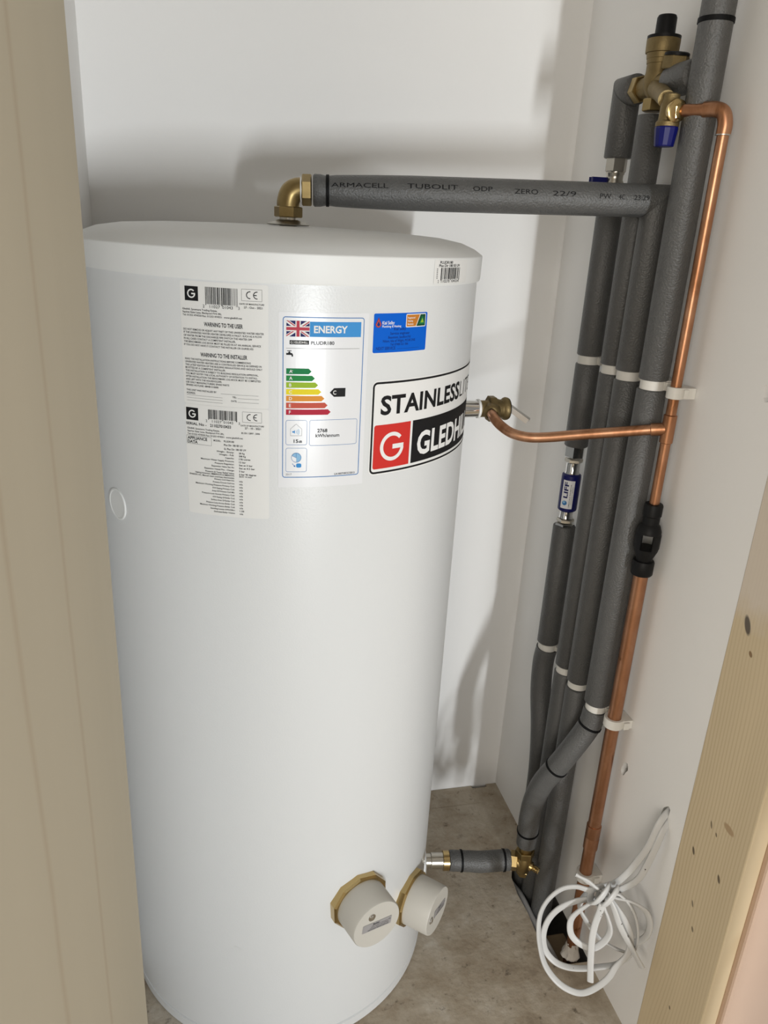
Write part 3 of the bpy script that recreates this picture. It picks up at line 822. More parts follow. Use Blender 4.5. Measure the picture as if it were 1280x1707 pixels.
# --- barcode label on the lid
bc = label('barcode_label', 'label_paper', 162.9, 1222.8, 239.0, 1250.4, 1.5, LM)
A = Art()
A.text('ink_black', 'PLUDR180', 173, 1246.0, 3.1, 27, bold=0.012); A.text('ink_black', 'Plus Dir 180 EE UV', 171.3, 1242.4, 2.9, 46, bold=0.012)
A.barcode('ink_black', 175.5, 1228.0, 219.0, 1241.4, 13)
A.text('ink_black', '2', 170.5, 1224.2, 3.2); A.text('ink_black', '110270', 177, 1224.2, 3.2, 18); A.text('ink_black', '104334', 199, 1224.2, 3.2, 18)
for i in range(6): A.rect('ink_grey', 167.6, 1229.0 + i * 2.1, 169.4, 1230.2 + i * 2.1, 1)
A.build('print', LM, bc, 5.0, 0.0004)

def radial(deg): t = math.radians(deg); return V(math.sin(t), -math.cos(t), 0)

# --- immersion heater caps
for deg, z, spin, sc_, pl_ in ((20, 0.289, 0.10, (-12, 19), (0, 0)), (47, 0.197, 0.16, (-25, -2), (7, 1))):
    d = radial(deg); o = V(CX, CY, z)
    cap = lathe('immersion_heater_cap', o + d * 0.283, d, [(0.0425, 0), (0.0425, 0.002), (0.0418, 0.046), (0.0405, 0.0482), (0.0, 0.0485)], 'cap_plastic', tank, 48)
    bm = bmesh.new(); add_lathe(bm, o + d * 0.268, d, [(0.0495, 0), (0.0495, 0.015), (0.0465, 0.0175), (0.0418, 0.0175), (0.0418, 0)], 10, False, 0.25)
    finish('nut', bm, 'brass_bright', cap)
    lathe('seal', o + d * 0.262, d, [(0.0440, 0), (0.0440, 0.0125), (0.043, 0.0135)], 'plastic_black', cap, 40)
    dd, a, b = frame(d)
    ca, sa = math.cos(spin), math.sin(spin)
    e1 = a * ca + b * sa; e2 = b * ca - a * sa
    if e1.dot(V(1, 0, 0)) < 0: e1 = -e1
    if e2.z < 0: e2 = -e2
    fo = o + d * 0.3316
    cs = fo + e2 * (sc_[1] / 1000) + e1 * (sc_[0] / 1000)
    fo = fo + e2 * (pl_[1] / 1000) + e1 * (pl_[0] / 1000)
    lathe('screw', cs, d, [(0.0062, 0), (0.0062, 0.0005), (0.0042, 0.0009), (0.0042, 0.002), (0.0022, 0.0026), (0.0, 0.0027)], 'chrome', cap, 16)
    def pm(u, v, lift, fo=fo, e1=e1, e2=e2, d=d): return fo + e1 * (u / 1000) + e2 * (v / 1000) + d * lift
    hw = 26 if deg == 20 else 21
    A = Art(); A.rect('plate_silver', -hw, -7, hw, 7.5, 0, 0.8)
    A.text('ink_black', 'Backer', -hw * 0.3, 3.6, 2.6, 12, bold=0.03)
    A.text('ink_black', 'HEATING ELEMENT TYPE 14 INCH', -hw * 0.36, 1.4, 1.4, hw * 1.1); A.text('ink_black', '3kW 230V~ EN 60335', -hw * 0.42, -0.8, 1.4, hw * 1.2)
    A.text('ink_black', 'CE', hw * 0.78, 1.6, 2.2, bold=0.02); A.text('ink_black', 'MANUAL RESET CUT OUT 85C', -hw * 0.5, -3.0, 1.4, hw * 1.35); A.text('ink_black', 'DISCONNECT BEFORE REMOVING', -hw * 0.62, -5.6, 1.6, hw * 1.45, bold=0.02)
    A.build('rating_plate', pm, cap, None, 0.0003)

# --- small cap, embossed ring mark, bosses on the side, outlet plate on top
d = radial(-58.2); o = V(CX, CY, 0.9217)
pl = lathe('side_plug', o + d * 0.2742, d, [(0.0220, 0), (0.0220, 0.0014), (0.0212, 0.0020), (0.0192, 0.0020), (0.0185, 0.0015), (0.0, 0.0015)], 'lid_plastic', tank, 36)
A = Art(); A.arc('lid_plastic', -101, 210, 15.5, 16.0, 35, 105, 0, 18); A.arc('lid_plastic', -101, 210, 15.5, 16.0, 185, 215, 0, 8)
A.build('knockout_mark', TM, tank, None, 0.0006)
bx = V(CX, CY, 1.015)
lathe('relief_boss', bx + V(1, 0, 0) * 0.270, (1, 0, 0), [(0.017, 0), (0.017, 0.010), (0.0145, 0.013), (0.0135, 0.045)], 'chrome', tank, 30)
dI = radial(81); oI = V(CX, CY, 0.121)
lathe('inlet_plate', oI + dI * 0.2735, dI, [(0.034, 0), (0.034, 0.0035), (0.026, 0.0065), (0.0, 0.0065)], 'lid_plastic', tank, 40)
lathe('inlet_stub', oI + dI * 0.275, dI, [(0.0135, 0), (0.0135, 0.016), (0.0155, 0.017), (0.0155, 0.040)], 'nickel', tank, 30)
EX, EY = 0.126, 1.154
lathe('outlet_plate', V(EX, EY, 1.2760), UP, [(0.027, 0.0020), (0.0300, 0.0028), (0.0305, 0.0036), (0.024, 0.0066), (0.0145, 0.0092), (0.0125, 0.0096)], 'steel_dull', tank, 40)
lathe('outlet_stub', V(EX, EY, 1.272), UP, [(0.0122, 0), (0.0122, 0.020)], 'nickel', tank, 30)

# ------------------------------------------------------------------ pipes
FR = 0.0205
PIPES = {'a': (0.643, 1.204), 'b': (0.643, 1.120), 'c': (0.643, 1.071), 'd': (0.643, 1.0015), 'cu': (0.653, 0.958)}
E0 = V(0.126, 1.154, 1.3245); E1 = V(0.643, 1.071, 1.337)
HD = (E1 - E0).normalized()

# brass elbow on top of the cylinder
el = thing('elbow_fitting', 'brass compression elbow on the top outlet of the white cylinder', 'pipe fitting', (EX, EY, 1.29))
hexnut('nut', (EX, EY, 1.2885), UP, 0.0198, 0.0142, 'brass', el)
bm = bmesh.new()
add_sweep(bm, catmull([(EX, EY, 1.300), (EX, EY, 1.309), tuple(V(EX, EY, 1.3195) + HD * 0.0035), tuple(E0 + HD * 0.012), tuple(E0 + HD * 0.022)], 6), 0.0158)
finish('elbow_body', bm, 'brass', el, True)
hexnut('nut', E0 + HD * 0.0185, HD, 0.0205, 0.0135, 'brass', el, phase=0.5)
lathe('olive_ring', E0 + HD * 0.0165, HD, [(0.0172, 0), (0.0176, 0.001), (0.0165, 0.0022)], 'ptfe_white', el, 24)

# hot outlet run: horizontal sleeve, then straight down the wall in the third sleeve
hp = thing('insulated_pipe', 'grey foam lagged pipe running level from the cylinder top, then down the wall', 'pipe', tuple(E0 + HD * 0.034))
mn = (HD + V(0, 0, -1)).normalized()
ss = [0.034, 0.036, 0.044, 0.0505, 0.0575, 0.066, 0.085, 0.12, 0.17, 0.30, (E1 - E0).length]
rr = [0.0195, 0.0212, 0.0210, 0.0196, 0.0196, 0.0205, 0.0212, 0.0222, 0.0230, 0.0230, 0.0222]
tube('sleeve', [E0 + HD * s for s in ss], 0.02, 'foam_grey', hp, rr, 36, None, mn, True, 50)
tie(hp, E0 + HD * 0.054, HD, 0.0197, 0.0046)
hd, ha, hb = frame(HD)          # ha = sideways, hb = up
side = ha if ha.y < 0 else -ha
def on_hpipe(u, v, lift):
    s = u / 1000.0; ph = v / 1000.0 / 0.0225
    rad_ = 0.0 
    for i in range(len(ss) - 1):
        if ss[i] <= s <= ss[i + 1]: rad_ = rr[i] + (rr[i + 1] - rr[i]) * (s - ss[i]) / (ss[i + 1] - ss[i])
    return E0 + HD * s + (side * math.cos(ph) + hb * math.sin(ph)) * (rad_ + lift)
for s_, u0, u1, v in (('ARMACELL', 59, 137, 9.0), ('TUBOLIT', 163, 233, 9.6), ('ODP', 254, 281, 8.8), ('ZERO', 312, 345, 7.0), ('22/9', 366, 399, 6.2), ('PW', 433, 449, 4.6), ('4C', 460, 469, 4.2), ('23:29', 482, 504, 4.0)):
    A = Art(); A.text('ink_black', s_, u0, v - 4.0, 6.2, u1 - u0, layer=0, bold=0.0)
    A.build('printed_word', on_hpipe, hp, 6.0, 0.0006)

def pipe_core(parent, pts, r=0.011, mat='copper'): return tube('copper_tube', pts, r, mat, parent, seg=16)

cx_, cy_ = PIPES['c']
rounded_sleeve('sleeve', (cx_, cy_, 1.0945), (cx_, cy_, E1.z), FR, hp, n1=-mn)
rounded_sleeve('sleeve', (cx_, cy_, 0.5375), (cx_, cy_, 1.0805), FR, hp)
rounded_sleeve('sleeve', (cx_, cy_, -0.24), (cx_, cy_, 0.5235), FR, hp)
pipe_core(hp, [(cx_, cy_, 0.50), (cx_, cy_, 1.12)])

# deepest pipe (a) with filter and isolating valve
ax_, ay_ = PIPES['a']
pa = thing('insulated_pipe', 'grey foam lagged pipe nearest the back corner, interrupted by the blue inline filter', 'pipe', (ax_, ay_, 0))
ma = (V(0, 0, 1) + V(0, -1, 0)).normalized()
rounded_sleeve('sleeve', (ax_, ay_, 1.400), (ax_, ay_, 1.4915), FR + 0.0005, pa, n1=ma)
rounded_sleeve('sleeve', (ax_, ay_ - 0.0006, 1.4921), (ax_, ay_ - 0.030, 1.4921), FR + 0.0008, pa, n0=ma)
rounded_sleeve('sleeve', (ax_, ay_, 1.0955), (ax_, ay_, 1.352), FR, pa)
rounded_sleeve('sleeve', (ax_, ay_, 0.936), (ax_, ay_, 1.0815), FR, pa)
rounded_sleeve('sleeve', (ax_, ay_, 0.5395), (ax_, ay_, 0.7845), FR, pa)
ap = catmull([(ax_, ay_, 0.5265), (ax_ - 0.002, ay_ + 0.003, 0.49), (ax_ - 0.002, ay_ - 0.004, 0.43), (ax_, ay_ - 0.022, 0.36), (ax_, ay_ - 0.036, 0.29), (ax_, ay_ - 0.041, 0.21), (ax_, ay_ - 0.042, 0.05), (ax_, ay_ - 0.042, -0.24)], 5)
tube('sleeve', ap, FR, 'foam_grey', pa, None, 32)
pipe_core(pa, [(ax_, ay_, 0.50), (ax_, ay_, 0.77)]); pipe_core(pa, [(ax_, ay_, 0.945), (ax_, ay_, 1.34)]) 
def on_pipe(cx, cy, rad, deg0):
    def f(u, v, lift):
        t = math.radians(deg0) + u / 1000.0 / rad
        return V(cx + (rad + lift) * math.sin(t), cy - (rad + lift) * math.cos(t), v / 1000.0)
    return f
def rot_text(A, mat, s, u, v0, h, length, layer=1, bold=0.0):
    """text that reads upwards: baseline to the right of its letters"""
    vs, fs = text_tris(s, bold)
    k = h / CAPH; a = min(p[0] for p in vs); b = max(p[0] for p in vs); kx = length / (b - a)
    A.items.append((mat, layer, [(u - p[1] * k, v0 + (p[0] - a) * kx) for p in vs], fs))
A = Art(); rot_text(A, 'ink_black', '23/29', 3.0, 332, 6.0, 44, 0)
A.build('print', on_pipe(ax_, ay_ - 0.033, FR + 0.0035, 22), pa, 4.0, 0.0004)

fl = thing('inline_filter', 'chrome inline water filter with blue wrap on the corner pipe', 'water filter', (ax_, ay_, 0.775))
def vl(name, prof, mat, parent, cx=ax_, cy=ay_, seg=32, angle=35, **kw): return lathe(name, (cx, cy, 0), UP, prof, mat, parent, seg, angle, **kw)
hexnut('nut', (ax_, ay_, 0.777), UP, 0.0178, 0.013, 'chrome', fl, phase=0.1)
hexnut('nut', (ax_, ay_, 0.792), UP, 0.0160, 0.006, 'nickel', fl, phase=0.4)
vl('neck', [(0.0100, 0.797), (0.0130, 0.800), (0.0118, 0.803), (0.0118, 0.813), (0.0145, 0.815)], 'chrome', fl)
fb = vl('filter_body', [(0.0130, 0.8135), (0.0168, 0.8165), (0.0172, 0.820), (0.0172, 0.878), (0.0168, 0.8825), (0.013, 0.886)], 'plastic_blue', fl)
vl('neck', [(0.0145, 0.884), (0.0122, 0.888), (0.0122, 0.905), (0.0145, 0.907)], 'chrome', fl)
hexnut('nut', (ax_, ay_, 0.906), UP, 0.0160, 0.007, 'nickel', fl, phase=0.4)
hexnut('nut', (ax_, ay_, 0.9155), UP, 0.0178, 0.022, 'chrome', fl, phase=0.1)
A = Art()
A.rect('label_gloss', -14.5, 822, 7.0, 875, 0, 0.5)
rot_text(A, 'plastic_blue', 'LIFF', -3.4, 842, 7.2, 30, 1, 0.03)
A.disc('ink_line_blue', -7.2, 832.5, 4.4, 1); A.disc('ink_pale_blue', -8.2, 834, 2.3, 2)
rot_text(A, 'ink_grey', 'LIMESCALE INHIBITOR', 2.0, 824.5, 2.2, 44, 1, 0.01); rot_text(A, 'ink_grey', 'COMPACT SERIES', 5.2, 830, 1.6, 34, 1)
A.build('wrap_label', on_pipe(ax_, ay_, 0.0172, -24), fb, 3.0, 0.0003)

iv = thing('isolating_valve', 'nickel isolating valve with blue lever above the level lagged pipe', 'valve', (ax_, ay_, 1.345))
hexnut('nut', (ax_, ay_, 1.3805), UP, 0.0165, 0.021, 'nickel', iv, phase=0.2)
vl('valve_body', [(0.0135, 1.345), (0.0148, 1.349), (0.0148, 1.366), (0.0130, 1.369), (0.0130, 1.376), (0.0142, 1.378), (0.0142, 1.381)], 'nickel', iv)
bm = bmesh.new(); lv = V(-0.86, 0.10, 0).normalized()
add_obox(bm, V(ax_, ay_, 1.364) + lv * 0.026, lv * 0.011, V(-lv.y, lv.x, 0) * 0.006, V(0, 0, 0.006), 0.002)
finish('lever', bm, 'plastic_blue', iv, True)
bm = bmesh.new(); add_obox(bm, V(ax_, ay_, 1.362) + lv * 0.013, lv * 0.008, V(-lv.y, lv.x, 0) * 0.005, V(0, 0, 0.005), 0.001)
finish('spindle', bm, 'nickel', iv)

# second pipe (b) up to the pressure valve
bx_, by_ = PIPES['b']
pb = thing('insulated_pipe', 'narrow looking grey foam lagged pipe rising to the brass pressure valve', 'pipe', (bx_, by_, 0))
rounded_sleeve('sleeve', (bx_, by_, 1.095), (bx_, by_, 1.452), FR, pb)
rounded_sleeve('sleeve', (bx_, by_, 0.5395), (bx_, by_, 1.081), FR, pb)
rounded_sleeve('sleeve', (bx_, by_, -0.24), (bx_, by_, 0.5255), FR, pb)
pipe_core(pb, [(bx_, by_, 0.50), (bx_, by_, 1.12)])

# fourth pipe (d): ceiling to the clip, then bends out to the drain tee
dx_, dy_ = PIPES['d']
pd = thing('insulated_pipe', 'thick grey foam lagged pipe from the ceiling, bending out to the drain tee', 'pipe', (dx_, dy_, 0))
DR = 0.0212
rounded_sleeve('sleeve', (dx_, dy_, 1.0945), (dx_, dy_, 2.345), DR, pd)
rounded_sleeve('sleeve', (dx_, dy_, 0.5385), (dx_, dy_, 1.0805), DR, pd)
bend = catmull([(0.6425, 1.0015, 0.5245), (0.638, 1.003, 0.492), (0.618, 1.010, 0.442), (0.600, 1.025, 0.388), (0.5865, 1.040, 0.343), (0.5815, 1.054, 0.291), (0.583, 1.063, 0.242), (0.587, 1.069, 0.192), (0.5885, 1.071, 0.172)], 6)
tube('sleeve', bend, 0.0198, 'foam_grey', pd, None, 36)
tie(pd, (dx_, dy_, 1.546), UP, DR, 0.0062)
def tie_on(par, path, target, r, w=0.0044):
    k = min(range(1, len(path) - 1), key=lambda i: (path[i] - V(target)).length)
    tie(par, path[k], path[k + 1] - path[k - 1], r, w)
tie_on(pd, bend, (0.6365, 1.003, 0.489), 0.0199); tie_on(pd, bend, (0.600, 1.025, 0.388), 0.0199); tie_on(pd, bend, (0.586, 1.068, 0.205), 0.0199)
pipe_core(pd, [(dx_, dy_, 0.52), (dx_, dy_, 1.12)])

# drain tee and lagged inlet
dt = thing('drain_tee', 'brass drain tee where the bent lagged pipe meets the cylinder inlet', 'pipe fitting', (0.589, 1.0725, 0.09))
T0 = V(0.589, 1.0725, 0.122)
dirI = (T0 - (oI + dI * 0.449)).normalized()
lathe('tee_body', T0 - V(0, 0, 0.020), UP, [(0.0, -0.004), (0.010, -0.003), (0.0135, 0.004), (0.0160, 0.014), (0.0160, 0.028), (0.0135, 0.036)], 'brass', dt, 30)
lathe('neck', T0 + V(0, 0, 0.016), UP, [(0.0128, 0), (0.0128, 0.038)], 'brass', dt, 24)
hexnut('nut', T0 + V(0, 0, 0.0165), (-0.02, 0.0, 1), 0.0188, 0.015, 'brass', dt)
lathe('branch', T0, -dirI, [(0.0145, 0), (0.0145, 0.014)], 'brass', dt, 24)
hexnut('nut', T0 - dirI * 0.026, dirI, 0.0190, 0.014, 'brass', dt, phase=0.1)
sd = V(0.72, -0.60, -0.22).normalized()
lathe('spigot', T0 + sd * 0.010, sd, [(0.0095, 0), (0.0095, 0.008), (0.006, 0.010), (0.0068, 0.012), (0.0056, 0.0135), (0.0068, 0.0155), (0.0056, 0.017), (0.0068, 0.019), (0.0056, 0.0205), (0.0064, 0.023), (0.0035, 0.0235)], 'brass_bright', dt, 20)
hexnut('drain_nut', T0 - V(0, 0, 0.030), (0.15, -0.12, 1), 0.0118, 0.012, 'brass', dt)
pi_ = thing('insulated_pipe', 'short grey foam lagged pipe with two black ties between the cylinder base and drain tee', 'pipe', tuple(oI + dI * 0.33))
ip = [oI + dI * 0.328, oI + dI * 0.3305, oI + dI * 0.352 - V(0, 0, 0.001), oI + dI * 0.39 - V(0, 0, 0.0045), oI + dI * 0.43 - V(0, 0, 0.0015), oI + dI * 0.447, oI + dI * 0.449]
tube('sleeve', ip, 0.02, 'foam_grey', pi_, [0.0185, 0.0198, 0.0198, 0.0205, 0.0202, 0.0205, 0.0190], 36)
tie(pi_, ip[2], dI, 0.0199); tie(pi_, oI + dI * 0.437 - V(0, 0, 0.001), dI, 0.0203)
pipe_core(pi_, [oI + dI * 0.31, oI + dI * 0.455])
lathe('brass_ring', oI + dI * 0.3145, dI, [(0.0150, 0), (0.0190, 0.001), (0.0190, 0.0125), (0.0150, 0.0135)], 'brass_bright', pi_, 30)

# pressure reducing valve
pv = thing('pressure_reducing_valve', 'brass pressure reducing valve with black knob at the top of the pipe run', 'valve', (bx_, by_, 1.455))
def vb(name, prof, mat, parent=pv, **kw): return vl(name, prof, mat, parent, bx_, by_, **kw)
hexnut('nut', (bx_, by_, 1.4565), UP, 0.0158, 0.0165, 'brass', pv, phase=0.3)
vb('valve_body', [(0.0105, 1.470), (0.0115, 1.475), (0.0150, 1.480), (0.0188, 1.488), (0.0200, 1.496), (0.0180, 1.505), (0.0178, 1.516), (0.0186, 1.5165), (0.0190, 1.522), (0.0196, 1.5225), (0.0205, 1.529), (0.0222, 1.5295), (0.0226, 1.531), (0.0230, 1.5455), (0.0222, 1.5475)], 'brass_cast')
kn = vb('knob', [(0.0228, 1.5465), (0.0228, 1.5505), (0.0140, 1.5515), (0.0136, 1.553), (0.0134, 1.5725), (0.0118, 1.5755), (0.0, 1.5765)], 'plastic_black')
lathe('inlet_neck', (bx_, by_ + 0.004, 1.4905), (0, 1, 0), [(0.0155, 0), (0.0140, 0.014), (0.0140, 0.030), (0.0125, 0.052)], 'brass_cast', pv, 28)
hexnut('union_nut', (bx_, by_ + 0.034, 1.4905), (0, 1, 0), 0.0195, 0.015, 'brass', pv)
lathe('outlet_neck', (bx_, by_ - 0.004, 1.490), (0, -1, 0), [(0.0160, 0), (0.0145, 0.014), (0.0140, 0.045)], 'brass_cast', pv, 28)
hexnut('bonnet', (0.641, 1.078, 1.5035), (0.0, -0.12, 1), 0.0175, 0.0165, 'brass_cast', pv)
lathe('bonnet_cap', V(0.641, 1.076, 1.5195), (0.0, -0.12, 1), [(0.0165, 0), (0.0165, 0.003), (0.014, 0.0045), (0, 0.005)], 'plastic_black', pv, 28)
lathe('relief_branch', (0.638, 1.108, 1.484), V(0.604, 1.022, 1.458) - V(0.638, 1.108, 1.484), [(0.0135, 0), (0.0115, 0.03), (0.0108, 0.095)], 'brass_cast', pv, 24)
po = thing('insulated_pipe', 'short grey foam lagged stub between the brass pressure valve and the thick pipe', 'pipe', (bx_, 1.05, 1.49))
rounded_sleeve('sleeve', (bx_, 1.082, 1.4895), (bx_, dy_ + DR + 0.0005, 1.4895), FR, po)
pipe_core(po, [(bx_, 1.088, 1.4895), (bx_, 1.03, 1.4895)], 0.011)

# expansion relief valve
rx, ry = 0.6085, 1.0185
rv = thing('relief_valve', 'small brass relief valve with dark blue cap under the pressure valve', 'valve', (rx, ry, 1.40))
def vr(name, prof, mat, **kw): return vl(name, prof, mat, rv, rx, ry, **kw)
vr('valve_body', [(0.0120, 1.4245), (0.0150, 1.4255), (0.0150, 1.4305), (0.0125, 1.433), (0.0118, 1.453), (0.0108, 1.455), (0.0108, 1.463), (0.007, 1.465)], 'brass_cast')
vr('cap', [(0.0, 1.4015), (0.0120, 1.4018), (0.0128, 1.403), (0.0152, 1.4235), (0.0145, 1.4255), (0.0, 1.4258)], 'plastic_blue', seg=14, angle=20)
PD = (V(0.653, 0.958, 1.444) - V(rx, ry, 1.444)).normalized()
OD = V(-0.05, -0.90, -0.05).normalized()
nu = hexnut('outlet_nut', V(rx, ry, 1.444) + PD * 0.006, PD, 0.0140, 0.009, 'brass_bright', rv)
RD = (PD + V(-0.45, -0.75, -0.1)).normalized()
lathe('outlet_ring', V(rx, ry, 1.444) + RD * 0.011, RD, [(0.0135, 0), (0.0140, 0.001), (0.0140, 0.005), (0.0125, 0.006), (0.0095, 0.0062)], 'brass_bright', rv, 28)
lathe('outlet_collar', V(rx, ry, 1.444) + PD * 0.0145, PD, [(0.0125, 0), (0.0118, 0.003), (0.0092, 0.0045)], 'brass_bright', rv, 24)

# copper discharge pipe, 15 mm
ux, uy = PIPES['cu']
dp = thing('copper_pipe', 'thin bare copper pipe from the relief valve down to the black tundish', 'pipe', (ux, uy, 0.905))
CP = V(ux, uy, 1.444)
tube('copper_tube', [V(rx, ry, 1.444) + PD * 0.012, CP - PD * 0.022], 0.0075, 'copper', dp)
tube('elbow', catmull([CP - PD * 0.030, CP - PD * 0.016, CP - PD * 0.0048 - V(0, 0, 0.0046), CP - V(0, 0, 0.017), CP - V(0, 0, 0.030)], 7), 0.0092, 'copper', dp)
lathe('solder_ring', CP - V(0, 0, 0.031), UP, [(0.0088, 0), (0.0096, 0.0004), (0.0096, 0.0016), (0.0088, 0.002)], 'solder', dp, 24)
tube('copper_tube', [(ux, uy, 0.905), (ux, uy, 1.416)], 0.0075, 'copper', dp)
bm = bmesh.new(); TZ = 1.0315
add_lathe(bm, (ux, uy, TZ - 0.021), UP, [(0.0080, 0), (0.0094, 0.001), (0.0094, 0.041), (0.0080, 0.042)], 28)
finish('tee', bm, 'copper', dp, True)
br = catmull([(0.4485, 1.128, 1.0125), (0.4470, 1.110, 1.009), (0.4520, 1.093, 1.0020), (0.4640, 1.075, 0.9950), (0.4840, 1.061, 0.9925), (0.5100, 1.047, 0.9960), (0.5500, 1.0235, 1.0060), (0.6000, 0.9925, 1.0185), (0.6365, 0.9685, 1.0280)], 7)
tube('copper_tube', br, 0.0078, 'copper', dp)
BD = (V(ux, uy, TZ) - br[-1]).normalized()
lathe('tee_branch', V(ux, uy, TZ) - BD * 0.024, BD, [(0.0082, 0), (0.0094, 0.001), (0.0094, 0.020)], 'copper', dp, 24)

# temperature relief valve on the cylinder side
tp = thing('temperature_relief_valve', 'brass temperature relief valve with chrome lever on the cylinder side', 'valve', (0.437, 1.154, 1.0))
XA = V(1, 0, 0); q = V(0, 1.154, 1.015)
lathe('thread_tape', q + XA * 0.4315, XA, [(0.0128, 0), (0.0152, 0.0005), (0.0156, 0.0035), (0.0130, 0.0055)], 'ptfe_white', tp, 30)
lathe('valve_body', q + XA * 0.436, XA, [(0.0118, 0), (0.0135, 0.0006), (0.0135, 0.013), (0.0165, 0.019), (0.0165, 0.030), (0.0150, 0.034), (0.0150, 0.038), (0.0178, 0.041), (0.0188, 0.044), (0.0182, 0.0475), (0.0150, 0.048)], 'brass_cast', tp, 36)
hexnut('hex_boss', q + XA * 0.4505 , XA, 0.0212, 0.012, 'brass_cast', tp, sides=8, phase=0.39)
lathe('seal', q + XA * 0.4835, XA, [(0.0172, 0), (0.0172, 0.0018), (0.014, 0.0024)], 'plastic_black', tp, 30)
od = (V(0.4490, 1.128, 1.0125) - V(0.4575, 1.154, 1.0145)).normalized()
lathe('outlet', V(0.4575, 1.154, 1.0145), od, [(0.0150, 0.004), (0.0140, 0.016), (0.0140, 0.0205), (0.0125, 0.024), (0.0098, 0.0262), (0.0098, 0.020)], 'brass_cast', tp, 28)
bm = bmesh.new()
l0, l1 = V(0.4865, 1.150, 1.0215), V(0.5165, 1.134, 1.0015)
ld_ = (l1 - l0).normalized(); _, la, lb = frame(ld_)
add_obox(bm, (l0 + l1) / 2, ld_ * 0.0195, la * 0.0062, lb * 0.0012, 0.0005)
for s in (-1, 1): add_obox(bm, (l0 + l1) / 2 + la * 0.0056 * s - lb * 0.0034, ld_ * 0.0185, la * 0.0008, lb * 0.0042)
lever = finish('lever', bm, 'solder', tp)
lathe('lever_pin', q + XA * 0.484, XA, [(0.0045, 0), (0.0045, 0.005), (0.003, 0.007)], 'chrome', tp, 14)
bm = bmesh.new(); _, ta, tb = frame(XA)
add_lathe(bm, q + XA * 0.449 + V(-0.0, -0.0125, 0.0098), V(0.15, -0.55, -0.8), [(0.0022, 0), (0.0028, 0.001), (0.0028, 0.012), (0.0015, 0.013)], 12)
finish('tag_wire', bm, 'solder', tp, True)

# tundish: collar, neck, funnel with an open window front and back, spout collar
td = thing('tundish', 'black plastic tundish with an open window joining the thin and wide copper pipes', 'tundish', (ux, uy, 0.80))
def vt(name, prof, mat='plastic_black', **kw): return vl(name, prof, mat, td, ux, uy, **kw)
vt('top_collar', [(0.0085, 0.917), (0.0128, 0.9165), (0.0138, 0.914), (0.0138, 0.8985), (0.0125, 0.897), (0.0125, 0.885), (0.0152, 0.882), (0.0182, 0.8735), (0.0182, 0.870)], seg=36)
bm = bmesh.new()
vd = V(-ux, -uy, 0).normalized()
d_, a_, b_ = frame(UP)
base_ang = math.atan2(vd.dot(b_), vd.dot(a_))
for s in (0, 1):
    c0 = base_ang + math.pi * s + math.radians(27); c1 = base_ang + math.pi * (s + 1) - math.radians(27)
    add_lathe(bm, (ux, uy, 0), UP, [(0.0182, 0.8702), (0.0190, 0.868), (0.0190, 0.847), (0.0182, 0.8448)], 14, False, 0, c0, c1)
    add_lathe(bm, (ux, uy, 0), UP, [(0.0162, 0.8702), (0.0162, 0.8448)], 14, False, 0, c0, c1)
finish('window_wall', bm, 'plastic_black', td, True)
vt('funnel', [(0.0182, 0.8452), (0.0178, 0.842), (0.0125, 0.829), (0.0125, 0.824)], seg=36)
vt('lower_collar', [(0.0115, 0.8255), (0.0155, 0.8245), (0.0166, 0.822), (0.0166, 0.803), (0.0152, 0.801), (0.0112, 0.801)], seg=36)

# copper discharge pipe, 22 mm
wp = thing('copper_pipe', 'wide stained copper pipe from the black tundish down into the floor', 'pipe', (ux, uy, 0))
tube('copper_tube', [(ux, uy, -0.20), (ux, uy, 0.1), (ux, uy, 0.45), (ux, uy, 0.806)], 0.0112, 'copper_stained', wp)
vl('coupling', [(0.0114, 0.258), (0.0128, 0.2585), (0.0128, 0.282), (0.0122, 0.2835), (0.0122, 0.285), (0.0128, 0.2865), (0.0128, 0.3095), (0.0114, 0.310)], 'copper_stained', wp, ux, uy)
bm = bmesh.new()
add_lathe(bm, (ux, uy, -0.004), UP, [(0.0175, 0), (0.0160, 0.006), (0.0138, 0.012), (0.0124, 0.020), (0.0117, 0.030), (0.0112, 0.035)], 26, False)
for v in bm.verts:
    v.co.x += random.uniform(-0.0016, 0.0016); v.co.y += random.uniform(-0.0016, 0.0016); v.co.z += random.uniform(-0.002, 0.002)
finish('plaster_splash', bm, 'plaster_splash', wp, True)

# ------------------------------------------------------------------ pipe clips
def clip(px, py, z, ri, ro, h, label):
    """hinged plastic clip: ring round the pipe, neck and foot on the wall"""
    t = thing('pipe_clip', label, 'pipe clip', (px, py, z), 'white pipe clips on the right wall')
    bm = bmesh.new()
    add_lathe(bm, (px, py, z - h / 2), UP, [(ri, 0), (ro - 0.0006, 0), (ro, 0.0006), (ro, h - 0.0006), (ro - 0.0006, h), (ri, h), (ri, 0)], 32, False)
    finish('ring', bm, 'clip_white', t, True)
    bm = bmesh.new()
    add_box(bm, (px + ri * 0.75, py - ro * 0.86, z - h / 2 + 0.0004), (XR - 0.0003, py + ro * 0.86, z + h / 2 - 0.0004), 0.0008)
    finish('foot', bm, 'clip_white', t)
    bm = bmesh.new()
    add_box(bm, (px + ro * 0.55, py - ro * 1.12, z - h / 2 + 0.002), (px + ro * 1.15, py - ro * 0.84, z + h / 2 - 0.002), 0.0006)
    finish('latch', bm, 'clip_white', t)
    return t
